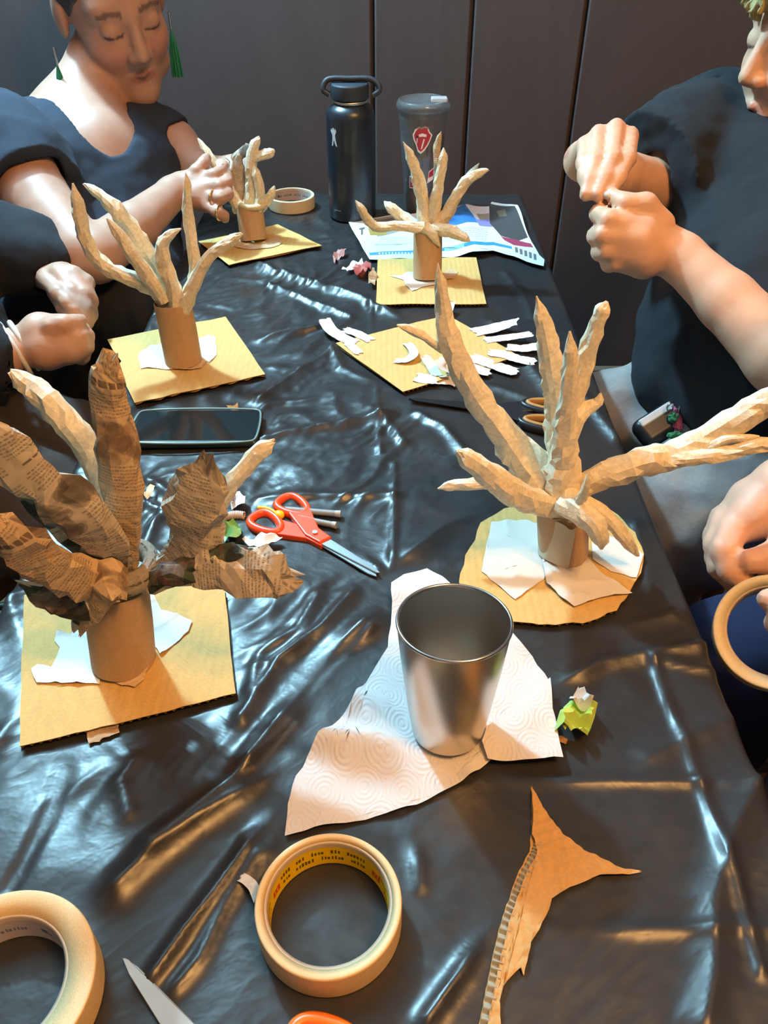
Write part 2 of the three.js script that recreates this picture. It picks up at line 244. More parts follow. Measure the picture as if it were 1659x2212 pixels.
// a thin sheet cut to an outline drawn on the table plane, raised by fn(x, z)
function sheet(pts, h, fn = () => 0, cell = 0.006, uvScale = 1) {
  const w = ringXZ(pts, h), s = new THREE.Shape(w.map((p) => new THREE.Vector2(p.x, -p.z)));
  let g = new THREE.ShapeGeometry(s); g = new TessellateModifier(cell, 7).modify(g.toNonIndexed ? (g.index ? g.toNonIndexed() : g) : g);
  const p = g.attributes.position, uv = g.attributes.uv;
  for (let i = 0; i < p.count; i++) { const x = p.getX(i), z = -p.getY(i); p.setXYZ(i, x, TY + h + fn(x, z), z); uv.setXY(i, x * uvScale, z * uvScale); }
  g.deleteAttribute('normal'); g = mergeVertices(g, 1e-5); g.computeVertexNormals(); return g;
}
function slab(pts, h, t) { const w = ringXZ(pts, h + t), s = new THREE.Shape(w.map((p) => new THREE.Vector2(p.x, -p.z))); return new THREE.ExtrudeGeometry(s, { depth: t, bevelEnabled: false }).rotateX(-Math.PI / 2).translate(0, TY + h, 0); }
// rough up a traced outline a little, as torn or sawn card
function rough(pts, amp, n, seed) { const out = [], r = R(seed); for (let i = 0; i < pts.length; i++) { const [ax, ay] = pts[i], [bx, by] = pts[(i + 1) % pts.length], m = Math.max(1, Math.round(Math.hypot(bx - ax, by - ay) / n)); for (let k = 0; k < m; k++) { const t = k / m; out.push([lerp(ax, bx, t) + (r() - 0.5) * amp * (k ? 1 : 0.3), lerp(ay, by, t) + (r() - 0.5) * amp * (k ? 1 : 0.3)]); } } return out; }
// corrugated card: two liners and a wavy sheet between them, open at the cut edges
function board(parent, pts, h, dir, mat = M.kraft, t = 0.0042) {
  const grp = sub('cardboard_base', parent);
  const bind = (n, g, m) => put(n, g, m, grp);
  bind('top_liner', slab(pts, h + t - 0.0006, 0.0006), mat); bind('bottom_liner', slab(pts, h, 0.0006), mat);
  const w = ringXZ(pts, h + t), a = onTable(...dir[0]), b = onTable(...dir[1]); const fx = b.x - a.x, fz = b.z - a.z, l = Math.hypot(fx, fz), ux = fx / l, uz = fz / l;   // along the flutes
  const q = w.map((p) => [p.x * ux + p.z * uz, -p.x * uz + p.z * ux]);           // (along, across)
  const lo = Math.min(...q.map((e) => e[1])) + 1e-4, hi = Math.max(...q.map((e) => e[1])) - 1e-4, pos = [], uv = [], idx = [], per = 0.0068, st = per / 8; let n = 0;
  for (let s = lo; s <= hi; s += st) {
    const hit = []; for (let i = 0; i < q.length; i++) { const [a0, s0] = q[i], [a1, s1] = q[(i + 1) % q.length]; if ((s0 <= s) !== (s1 <= s)) hit.push(a0 + (a1 - a0) * (s - s0) / (s1 - s0)); }
    if (hit.length < 2) continue; hit.sort((x, y) => x - y);
    const y = TY + h + t / 2 + (t / 2 - 0.0008) * Math.sin(s / per * 6.2831853);
    for (const e of [hit[0] + 0.0008, hit[hit.length - 1] - 0.0008]) { pos.push(e * ux - s * uz, y, e * uz + s * ux); uv.push(e, s); }
    if (n) idx.push(2 * n - 2, 2 * n - 1, 2 * n, 2 * n, 2 * n - 1, 2 * n + 1); n++;
  }
  const g = new THREE.BufferGeometry(); g.setAttribute('position', new THREE.Float32BufferAttribute(pos, 3)); g.setAttribute('uv', new THREE.Float32BufferAttribute(uv, 2)); g.setIndex(idx); g.computeVertexNormals();
  bind('fluting', g, M.kraftEdge); return grp;
}
// paper tube from a base point to a top point
function paperTube(parent, base, top, r) {
  const ax = top.clone().sub(base), L = ax.length(), g = lathe([[r - 0.0012, L - 0.0004], [r - 0.0005, L], [r, L - 0.0006], [r * 1.01, L * 0.5], [r, 0.0004], [r - 0.0012, 0.0004], [r - 0.0012, L - 0.0004]], 40);
  const p = g.attributes.position; for (let i = 0; i < p.count; i++) { const x = p.getX(i), y = p.getY(i), z = p.getZ(i), n = 1 + 0.03 * N3(x * 30, y * 14, z * 30); p.setXYZ(i, x * n, y, z * n); }
  const uv = g.attributes.uv; for (let i = 0; i < uv.count; i++) uv.setXY(i, uv.getX(i) * r * 6.28, p.getY(i));
  g.computeVertexNormals(); g.applyQuaternion(new THREE.Quaternion().setFromUnitVectors(v3(0, 1, 0), ax.normalize())).translate(base.x, base.y, base.z);
  return put('trunk', g, M.tubeCard, parent);
}
// a rolled or crumpled branch through [px, py, dz, half width in px] points; z0 is the depth of the trunk
let branchSeed = 0;
function branch(parent, name, mat, z0, pts, o = {}) {
  const sd = ++branchSeed * 3.7, { rough: ro = 0.16, flat = 1, sides = 12, crease = 0, ragged = 0.25 } = o;
  const P = pts.map(([x, y, dz]) => atZ(x, y, z0 + dz)), rad = pts.map(([, , , w], i) => w * depthOf(P[i]) / F);
  const cv = new THREE.CatmullRomCurve3(P, false, 'centripetal'), L = cv.getLength(), n = Math.max(12, Math.round(L / (o.step ?? 0.0075)));
  const pitch = 0.016 + 0.008 * (0.5 + 0.5 * Math.sin(sd * 5)), pos = [], uv = [], idx = []; let acc = 0, prev = null;
  const view = v3(0, SP, CP);                                                      // broad sides of flat leaves face roughly out over the table edge
  for (let i = 0; i <= n; i++) {
    const t = i / n, c = cv.getPoint(t), T = cv.getTangent(t); if (prev) acc += c.distanceTo(prev); prev = c;
    const nrm = view.clone().addScaledVector(T, -view.dot(T)).normalize(), bin = v3().crossVectors(T, nrm);
    const k = t * (P.length - 1), a = Math.min(P.length - 2, Math.floor(k)); let r = lerp(rad[a], rad[a + 1], sst(0, 1, k - a));
    const end = i === n ? 0.35 : i === n - 1 ? 0.8 : 1;
    for (let j = 0; j <= sides; j++) {
      const th = j / sides * 6.2831853, cx = Math.cos(th), cy = Math.sin(th);
      const x = c.x * 60, y = c.y * 60, z = c.z * 60;
      let q = 1 + ro * N3(x * 0.9 + cx * 0.9 + sd, y * 0.9 + cy * 0.9, z * 0.9) + ro * 0.7 * (0.4 - Math.abs(N3(x * 0.6 + cx * 1.6, y * 0.6 + cy * 1.6 + sd, acc * 16))) + crease * (0.5 - Math.abs(N3(cx * 1.3 + sd, cy * 1.3, acc * 22))) ;
      q += ro * 0.8 * (0.35 - Math.abs(N3(cx * 1.9 + sd, cy * 1.9, acc * 26 + sd))); if (o.turn) q += o.turn * Math.sin(th * 2 + acc * 95 + sd); else { const s = (th / 6.2831853 + acc / pitch + sd) % 1; q += 0.13 * (s < 0.9 ? s / 0.9 : (1 - s) / 0.1) - 0.06; }                               // the turns of the wrapping
      const rr = r * q * end, e = i >= n - 1 ? ragged * r * N3(cx * 2 + sd, cy * 2, i) * 2 : 0;
      pos.push(c.x + bin.x * rr * cx + nrm.x * rr * cy * flat + T.x * e, c.y + bin.y * rr * cx + nrm.y * rr * cy * flat + T.y * e, c.z + bin.z * rr * cx + nrm.z * rr * cy * flat + T.z * e);
      uv.push(j / sides * r * 6.28 + sd, acc + sd);
    }
  }
  const s1 = sides + 1; for (let i = 0; i < n; i++) for (let j = 0; j < sides; j++) { const a = i * s1 + j; idx.push(a, a + 1, a + s1, a + 1, a + s1 + 1, a + s1); }
  for (const [row, flip] of [[0, 1], [n, 0]]) { const cI = pos.length / 3, c = cv.getPoint(row / n); pos.push(c.x, c.y, c.z); uv.push(sd, sd + acc); for (let j = 0; j < sides; j++) { const a = row * s1 + j; idx.push(cI, flip ? a + 1 : a, flip ? a : a + 1); } }
  let g = new THREE.BufferGeometry(); g.setAttribute('position', new THREE.Float32BufferAttribute(pos, 3)); g.setAttribute('uv', new THREE.Float32BufferAttribute(uv, 2)); g.setIndex(idx); g.computeVertexNormals();
  g = toCreasedNormals(g, o.facet ?? 0.3);
  return put(name, g, mat, parent);
}
// a flat ribbon of tape laid along pixel points, [px, py, height]; its ends may stand up
function ribbon(parent, name, mat, pts, wd, seed) {
  const P = pts.map(([x, y, h]) => onTable(x, y, h)), cv = new THREE.CatmullRomCurve3(P), n = 18, pos = [], uv = [], idx = []; const w = 6;
  for (let i = 0; i <= n; i++) { const t = i / n, c = cv.getPoint(t), T = cv.getTangent(t), side = v3(-T.z, 0, T.x).normalize();
    for (let j = 0; j <= w; j++) { const s = (j / w - 0.5) * wd, jag = (i === 0 || i === n) ? 0.004 * N3(s * 400, seed, i) : 0; pos.push(c.x + side.x * s + T.x * jag, c.y + 0.0007 * N3(c.x * 120, s * 150, c.z * 120 + seed) + 0.0004, c.z + side.z * s + T.z * jag); uv.push(s, t * 0.08); } }
  for (let i = 0; i < n; i++) for (let j = 0; j < w; j++) { const a = i * (w + 1) + j; idx.push(a, a + 1, a + w + 1, a + 1, a + w + 2, a + w + 1); }
  const g = new THREE.BufferGeometry(); g.setAttribute('position', new THREE.Float32BufferAttribute(pos, 3)); g.setAttribute('uv', new THREE.Float32BufferAttribute(uv, 2)); g.setIndex(idx); g.computeVertexNormals();
  return put(name, g, mat, parent);
}
const wrinkled = (a, f = 60, s = 0) => (x, z) => 0.0006 + 0.5 * a * (0.5 + 0.5 * N3(x * f * 0.4 + s, z * f * 0.4, s)) + a * 0.8 * (1 - Math.abs(N3(x * f * 0.35, z * f * 0.35 + s, 3))) ** 7;
const patch = (parent, pts, h, a = 0.0015, mat = M.tapeWhite, s = 0) => put('tape_patch', sheet(rough(pts, 3, 14, 5 + s), h, wrinkled(a, 45, s), 0.004), mat, parent);
const H0 = 0.0042, BT = 0.0042;      // boards lie on the plastic; their thickness

// ---------- the newspaper tree at the near left ----------
{
  const z = -0.47, t = thing('paper_tree', 'tree of crumpled newspaper leaves on a wide square cardboard base', 'craft tree', onTable(268, 1425));
  board(t, rough([[52, 1285], [150, 1268], [290, 1252], [318, 1240], [348, 1230], [385, 1246], [485, 1272], [496, 1380], [509, 1497], [280, 1556], [42, 1612], [46, 1450]], 2.5, 30, 4), H0 + 0.002, [[270, 1300], [276, 1560]]);
  const hb = H0 + 0.002 + BT;
  paperTube(t, onTable(267, 1428, hb), atZ(248, 1262, z + 0.002), 0.0262);
  patch(t, [[68, 1448], [82, 1438], [112, 1442], [130, 1400], [118, 1385], [124, 1366], [152, 1372], [190, 1340], [200, 1400], [219, 1440], [216, 1480], [80, 1477]], hb, 0.003, M.tapeWhite, 1);
  patch(t, [[314, 1282], [332, 1286], [348, 1318], [376, 1326], [416, 1343], [408, 1366], [378, 1392], [346, 1416], [318, 1372]], hb, 0.003, M.tapeWhite, 2);
  patch(t, [[202, 1412], [236, 1474], [292, 1487], [312, 1470], [330, 1432], [320, 1395], [240, 1400]], hb + 0.001, 0.003, M.tapeFlap, 3);  // tape in the trunk shadow, that shade painted in as a tan colour
  const leaf = { rough: 0.34, flat: 0.42, crease: 0.3, sides: 11, step: 0.011, ragged: 0.9, facet: 0.35, turn: 0.03 };
  branch(t, 'branch', M.newsTan, z, [[268, 1262, 0, 26], [268, 1180, 0, 32], [262, 1080, 0, 43], [254, 970, -0.005, 46], [238, 880, -0.01, 41], [233, 820, -0.01, 38], [240, 768, -0.01, 22]], { ...leaf, flat: 0.6, rough: 0.18, crease: 0.2 });
  branch(t, 'branch', M.tape, z, [[240, 1180, -0.02, 14], [215, 1070, -0.035, 13], [203, 1000, -0.05, 25], [165, 935, -0.06, 30], [110, 872, -0.07, 31], [62, 832, -0.08, 27], [22, 803, -0.08, 15]], { rough: 0.17 });
  branch(t, 'branch', M.newsGrey, z, [[262, 1250, 0.0, 18], [232, 1180, 0.015, 44], [175, 1115, 0.025, 56], [110, 1062, 0.03, 42], [40, 1010, 0.035, 48], [-20, 950, 0.04, 46], [-50, 910, 0.04, 20]], leaf);
  branch(t, 'branch', M.newsPicture, z, [[262, 1255, 0.005, 22], [215, 1215, 0.012, 26], [150, 1150, 0.015, 30], [90, 1100, 0.02, 24], [50, 1070, 0.02, 12]], leaf);
  branch(t, 'branch', M.newsTan, z, [[255, 1262, 0.01, 30], [195, 1250, 0.03, 46], [120, 1232, 0.045, 50], [60, 1190, 0.055, 50], [10, 1150, 0.065, 40], [-40, 1125, 0.07, 20]], { ...leaf, rough: 0.42 });
  branch(t, 'branch', M.newsPicture, z, [[215, 1280, 0.025, 20], [170, 1300, 0.03, 38], [110, 1290, 0.035, 32], [45, 1262, 0.04, 12]], leaf);
  branch(t, 'branch', M.newsPicture, z, [[190, 1290, 0.028, 20], [172, 1325, 0.03, 19], [158, 1362, 0.03, 7]], leaf);
  branch(t, 'branch', M.newsTan, z, [[275, 1262, 0.03, 30], [235, 1262, 0.034, 42], [205, 1310, 0.034, 24], [172, 1372, 0.034, 8]], leaf);
  branch(t, 'branch', M.newsGrey, z, [[300, 1255, 0, 22], [372, 1215, 0.005, 34], [418, 1160, 0.01, 60], [425, 1100, 0.01, 68], [436, 1040, 0.01, 52], [440, 985, 0.01, 14]], { ...leaf, flat: 0.35 });
  branch(t, 'branch', M.newsPicture, z, [[300, 1262, 0.01, 22], [380, 1240, 0.02, 30], [450, 1222, 0.025, 34], [500, 1200, 0.025, 26], [540, 1190, 0.03, 14]], leaf);
  branch(t, 'branch', M.newsGrey, z, [[400, 1235, 0.02, 20], [470, 1236, 0.03, 40], [540, 1236, 0.035, 58], [595, 1240, 0.04, 54], [632, 1246, 0.04, 30]], { ...leaf, rough: 0.4 });
  branch(t, 'branch', M.tape, z, [[400, 1180, -0.02, 12], [480, 1085, -0.035, 15], [508, 1034, -0.04, 19], [536, 1003, -0.045, 20], [566, 972, -0.05, 20], [590, 955, -0.05, 15]], { rough: 0.18 });
  put('branch_wrap', new THREE.TorusGeometry(0.022, 0.007, 8, 28).rotateX(Math.PI / 2).scale(1, 1.6, 1).translate(...atZ(268, 1225, z).toArray()), M.newsGrey, t);
  ribbon(t, 'loose_tape', M.tapeFlap, [[225, 1566, H0 + 0.002], [222, 1580, 0.006], [226, 1597, 0.005]], 0.024, 4);
}
// ---------- tree with a plain paper tube beside the left person's hands ----------
{
  const z = -1.0, t = thing('paper_tree', 'tape-wrapped tree with six bare branches beside the folded hands', 'craft tree', onTable(395, 785));
  board(t, rough([[232, 733], [360, 708], [487, 684], [530, 745], [573, 808], [430, 840], [291, 870], [262, 812], [256, 790], [262, 780], [246, 760]], 2.5, 30, 8), H0, [[262, 780], [550, 760]]);
  const hb = H0 + BT;
  paperTube(t, onTable(397, 782, hb), atZ(372, 652, z + 0.004), 0.0245);
  patch(t, [[298, 772], [306, 758], [318, 756], [322, 748], [352, 744], [365, 775], [384, 790], [372, 800], [330, 796], [304, 798]], hb, 0.0015, M.tapeWhite, 11);
  patch(t, [[428, 735], [450, 724], [466, 728], [468, 768], [452, 784], [436, 772]], hb, 0.0015, M.tapeWhite, 12);
  patch(t, [[368, 778], [374, 797], [404, 801], [434, 796], [447, 780], [432, 768]], hb + 0.0008, 0.002, M.tapeFlap, 13);
  for (const b of [
    [[372, 672, 0, 20], [345, 632, 0, 19], [310, 612, 0.005, 18], [262, 594, 0.01, 16], [215, 565, 0.01, 16], [190, 528, 0.01, 15], [175, 480, 0.01, 15], [168, 440, 0.01, 14], [157, 396, 0.01, 6]],
    [[375, 670, -0.01, 16], [352, 605, -0.012, 14], [315, 545, -0.02, 21], [272, 482, -0.02, 19], [248, 450, -0.02, 17], [215, 420, -0.025, 11], [181, 397, -0.03, 6]],
    [[355, 650, 0.012, 15], [322, 600, 0.015, 17], [290, 555, 0.02, 14], [260, 510, 0.02, 12], [231, 472, 0.02, 6]],
    [[380, 672, 0.012, 17], [374, 620, 0.012, 17], [354, 568, 0.012, 17], [350, 532, 0.012, 14], [364, 510, 0.012, 11], [390, 494, 0.012, 5]],
    [[390, 670, -0.006, 16], [414, 612, 0, 12], [420, 570, 0, 13], [408, 480, -0.01, 12], [404, 405, -0.01, 9], [402, 374, -0.01, 3]],
    [[392, 672, 0.012, 18], [412, 628, 0.012, 17], [438, 575, 0.012, 14], [462, 545, 0.012, 12], [500, 520, 0.012, 11], [522, 504, 0.012, 7]],
  ]) branch(t, 'branch', M.tape, z, b, { rough: 0.18 });
}
// ---------- the tree the woman is working on ----------
{
  const z = -1.46, t = thing('paper_tree', 'small tree with grey newspaper leaf held by the woman', 'craft tree', onTable(545, 520));
  board(t, rough([[428, 521], [515, 503], [600, 484], [695, 530], [595, 550], [494, 572]], 2, 30, 9), H0, [[460, 545], [640, 505]]);
  const hb = H0 + BT;
  paperTube(t, onTable(548, 519, hb), atZ(538, 446, z + 0.004), 0.0235);
  patch(t, [[500, 528], [520, 520], [560, 530], [598, 512], [612, 525], [600, 532], [570, 538], [540, 540], [512, 537]], hb, 0.002, M.tapeFlap, 21);
  branch(t, 'branch', M.tape, z, [[536, 452, 0.005, 14], [545, 400, 0, 14], [541, 355, 0, 13], [550, 315, 0, 11], [560, 296, 0, 6]]);
  branch(t, 'branch', M.tape, z, [[548, 345, 0.004, 8], [570, 334, 0.004, 11], [584, 330, 0.004, 10], [593, 326, 0.004, 5]]);
  branch(t, 'branch', M.tape, z, [[556, 452, 0.01, 12], [562, 420, 0.012, 11], [556, 385, 0.01, 10], [548, 358, 0.008, 8]]);
  branch(t, 'branch', M.tape, z, [[562, 452, 0.0, 10], [575, 435, 0, 11], [586, 420, 0, 9], [593, 402, 0, 4]]);
  branch(t, 'branch', M.newsGrey, z, [[528, 452, -0.01, 12], [520, 415, -0.01, 20], [510, 375, -0.012, 19], [512, 340, -0.012, 13], [535, 324, -0.01, 11], [548, 318, -0.01, 6]], { flat: 0.5, rough: 0.3, facet: 0.6, sides: 18 });
  branch(t, 'branch', M.tape, z, [[520, 456, 0, 14], [502, 420, 0, 12], [482, 380, -0.01, 9], [455, 340, -0.02, 9], [428, 300, -0.03, 6]]);
  put('branch_wrap', new THREE.TorusGeometry(0.0215, 0.0055, 8, 28).rotateX(Math.PI / 2).translate(...atZ(546, 440, z + 0.004).toArray()), M.tapePale, t);
}
// ---------- the tree in front of the newspaper ----------
{
  const z = -1.29, t = thing('paper_tree', 'tape-wrapped tree standing in front of the open newspaper', 'craft tree', onTable(922, 602));
  board(t, rough([[816, 560], [1029, 556], [1051, 656], [812, 657]], 2, 30, 14), H0, [[930, 560], [932, 656]]);
  const hb = H0 + BT;
  paperTube(t, onTable(923, 600, hb), atZ(924, 490, z + 0.002), 0.0232);
  patch(t, [[842, 597], [866, 596], [880, 588], [905, 592], [940, 606], [944, 616], [910, 622], [890, 630], [876, 618], [872, 606]], hb, 0.0015, M.tapeWhite, 31);
  patch(t, [[958, 590], [972, 582], [990, 588], [980, 602], [962, 606]], hb, 0.0015, M.tapeFlap, 32);
  for (const b of [
    [[918, 500, 0, 15], [913, 440, 0, 14], [905, 390, 0, 14], [890, 345, 0, 11], [871, 306, 0, 3]], [[932, 500, 0, 12], [940, 440, 0.004, 13], [949, 390, 0.004, 11], [957, 345, 0.004, 10], [958, 320, 0.004, 4]],
    [[938, 498, 0.004, 14], [968, 457, 0.004, 13], [988, 420, 0.004, 12], [1008, 390, 0.004, 11], [1034, 374, 0.004, 9], [1055, 367, 0.004, 5]],
    [[915, 492, 0.016, 12], [860, 488, 0.02, 10], [812, 489, 0.025, 10], [795, 475, 0.028, 10], [781, 452, 0.03, 8], [768, 433, 0.03, 3]], [[910, 492, -0.012, 12], [875, 473, -0.025, 13], [846, 450, -0.03, 12], [830, 436, -0.035, 6]],
    [[935, 494, 0.016, 13], [972, 500, 0.03, 14], [1000, 512, 0.036, 10], [1016, 521, 0.04, 4]], [[918, 490, 0.02, 14], [935, 506, 0.026, 11], [950, 532, 0.028, 4]],
  ]) branch(t, 'branch', M.tape, z, b, { rough: 0.18 });
  branch(t, 'branch', M.newsGrey, z, [[995, 408, 0.0, 5], [1018, 376, -0.006, 8], [1035, 353, -0.008, 3]], { rough: 0.3 });
  branch(t, 'branch', M.newsTan, z, [[946, 400, -0.02, 7], [944, 320, -0.03, 7], [948, 300, -0.03, 6], [953, 284, -0.03, 2]], { rough: 0.25 });
}
// ---------- the tall tree on the round base ----------
{
  const z = -0.604, t = thing('paper_tree', 'tall cream tape tree on a round cardboard base', 'craft tree', onTable(1217, 1205));
  board(t, rough([[1090, 1098], [1150, 1086], [1220, 1082], [1290, 1090], [1335, 1112], [1372, 1150], [1391, 1196], [1384, 1238], [1362, 1275], [1332, 1318], [1275, 1342], [1200, 1349], [1130, 1344], [1068, 1334], [1015, 1300], [992, 1258], [1005, 1200], [1026, 1166], [1038, 1128]], 5, 18, 15), H0, [[1190, 1100], [1200, 1340]], M.kraft);
  const hb = H0 + BT;
  paperTube(t, onTable(1217, 1196, hb), atZ(1214, 1090, z + 0.002), 0.0243);
  { const p0 = onTable(1217, 1196, hb), g = new THREE.CylinderGeometry(0.0252, 0.0256, 0.05, 24, 6, true, Math.PI * 1.02, Math.PI * 0.98); const q = g.attributes.position; for (let i = 0; i < q.count; i++) { const n = 1 + 0.02 * N3(q.getX(i) * 60, q.getY(i) * 60, q.getZ(i) * 60); q.setXYZ(i, q.getX(i) * n, q.getY(i) + 0.004 * N3(q.getX(i) * 70, 2, q.getZ(i) * 70), q.getZ(i) * n); } g.computeVertexNormals(); g.translate(p0.x, p0.y + 0.03, p0.z); put('tape_wrap', g, M.tape, t); }
  patch(t, [[1062, 1128], [1140, 1124], [1180, 1140], [1190, 1190], [1180, 1240], [1174, 1252], [1112, 1296], [1040, 1236], [1050, 1180]], hb, 0.0018, M.tapeWhite, 41);
  patch(t, [[1278, 1150], [1340, 1165], [1389, 1200], [1374, 1250], [1320, 1236], [1280, 1210]], hb, 0.002, M.tapeWhite, 42);
  patch(t, [[1170, 1205], [1270, 1205], [1300, 1240], [1366, 1283], [1300, 1292], [1240, 1313], [1206, 1288], [1180, 1262]], hb + 0.001, 0.003, M.tapeWhite, 43);
  for (const b of [
    [[1205, 1100, 0, 42], [1160, 1030, -0.015, 50], [1118, 975, -0.025, 42], [1078, 920, -0.03, 31], [1038, 868, -0.035, 28], [1000, 800, -0.04, 27], [970, 730, -0.045, 24], [959, 680, -0.05, 19], [952, 620, -0.05, 13], [946, 568, -0.05, 3]],
    [[965, 762, -0.045, 9], [920, 730, -0.045, 9], [885, 711, -0.045, 9], [858, 702, -0.045, 5]],
    [[1200, 1095, 0.012, 26], [1140, 1080, 0.025, 30], [1095, 1055, 0.035, 29], [1050, 1018, 0.04, 26], [1012, 990, 0.04, 22], [988, 974, 0.04, 11]],
    [[1110, 1050, -0.01, 12], [1060, 1043, -0.01, 15], [1010, 1046, -0.01, 13], [970, 1050, -0.01, 11], [946, 1056, -0.01, 4]],
    [[1214, 1100, 0.006, 46], [1216, 1040, 0.006, 38], [1218, 980, 0.006, 30], [1222, 910, 0.006, 26], [1229, 840, 0.01, 19], [1233, 770, 0.01, 16], [1231, 716, 0.01, 6]],
    [[1205, 1090, -0.012, 30], [1206, 960, -0.025, 26], [1206, 880, -0.03, 31], [1195, 810, -0.03, 27], [1185, 750, -0.03, 24], [1172, 690, -0.03, 17], [1159, 640, -0.03, 4]],
    [[1222, 960, -0.015, 18], [1240, 860, -0.025, 24], [1264, 780, -0.03, 21], [1288, 705, -0.03, 19], [1300, 672, -0.03, 18], [1311, 652, -0.03, 9]],
    [[1225, 960, -0.008, 18], [1248, 900, -0.015, 18], [1275, 880, -0.02, 15], [1293, 868, -0.02, 11], [1297, 850, -0.02, 6]],
    [[1225, 1085, 0.01, 34], [1262, 1048, 0.012, 26], [1310, 1025, 0.012, 30], [1380, 1000, 0.01, 34], [1460, 982, 0.005, 32], [1540, 940, 0, 31], [1620, 890, 0, 30], [1700, 848, 0, 26], [1760, 820, 0, 12]],
    [[1420, 995, 0.01, 18], [1500, 990, 0.018, 16], [1570, 980, 0.02, 17], [1640, 962, 0.02, 17], [1720, 955, 0.02, 12]],
    [[1520, 975, 0.012, 9], [1560, 952, 0.014, 10], [1600, 946, 0.016, 9], [1640, 942, 0.016, 4]],
    [[1225, 1085, 0.022, 34], [1258, 1108, 0.04, 27], [1284, 1132, 0.05, 24], [1296, 1160, 0.055, 19], [1300, 1186, 0.055, 8]],
    [[1245, 1080, 0.015, 22], [1300, 1108, 0.025, 17], [1340, 1150, 0.03, 16], [1378, 1200, 0.03, 12]],
    [[1250, 1092, 0.035, 11], [1266, 1050, 0.045, 9], [1271, 1022, 0.045, 5]],
  ]) branch(t, 'branch', M.tape, z, b, { rough: 0.17, sides: 13 });
}
// ---------- the empty square base with tape strips ready on its edges ----------
{
  const t = thing('cardboard_square', 'empty cardboard square with torn tape strips along its edges', 'cardboard', onTable(920, 765));
  board(t, rough([[725, 741], [845, 710], [966, 680], [1045, 724], [1121, 769], [1000, 806], [870, 846], [795, 792]], 2, 30, 17), H0, [[840, 720], [990, 815]]);
  const h = H0 + BT + 0.0006, strips = [
    [[700, 690, 0.02], [715, 712, 0.012], [738, 728, h], [768, 742, h], 0.020], [[744, 712, 0.01], [770, 720, h], [802, 736, h], 0.017], [[752, 742, h], [764, 752, h], [776, 764, h], 0.014],
    [[1024, 718, h], [1062, 710, h], [1100, 700, 0.016], [1118, 694, 0.022], 0.026], [[1046, 735, h], [1090, 730, h], [1148, 722, 0.016], 0.018], [[1094, 750, h], [1130, 753, 0.009], [1168, 747, 0.01], 0.02],
    [[1056, 762, h], [1090, 766, h], [1120, 776, 0.008], [1154, 782, 0.008], 0.021], [[1018, 772, h], [1050, 782, h], [1085, 795, 0.006], [1114, 804, 0.006], 0.023], [[1000, 786, h], [1030, 798, h], [1058, 805, 0.006], 0.021],
    [[896, 814, h], [915, 818, h], [945, 820, 0.008], 0.024], [[948, 776, 0.03], [962, 790, 0.024], [968, 812, h], [962, 832, 0.005], 0.026], [[854, 780, h], [876, 778, 0.012], [893, 766, 0.016], [884, 746, 0.012], [878, 742, h], 0.013],
    [[918, 768, 0.018], [930, 788, 0.012], [944, 812, h], 0.015], [[975, 650, 0.018], [970, 668, 0.012], [964, 684, h], 0.013],
  ];
  strips.forEach((s, i) => ribbon(t, 'tape_strip', M.tapeWhite, s.slice(0, -1), s[s.length - 1], i * 2.3));
}
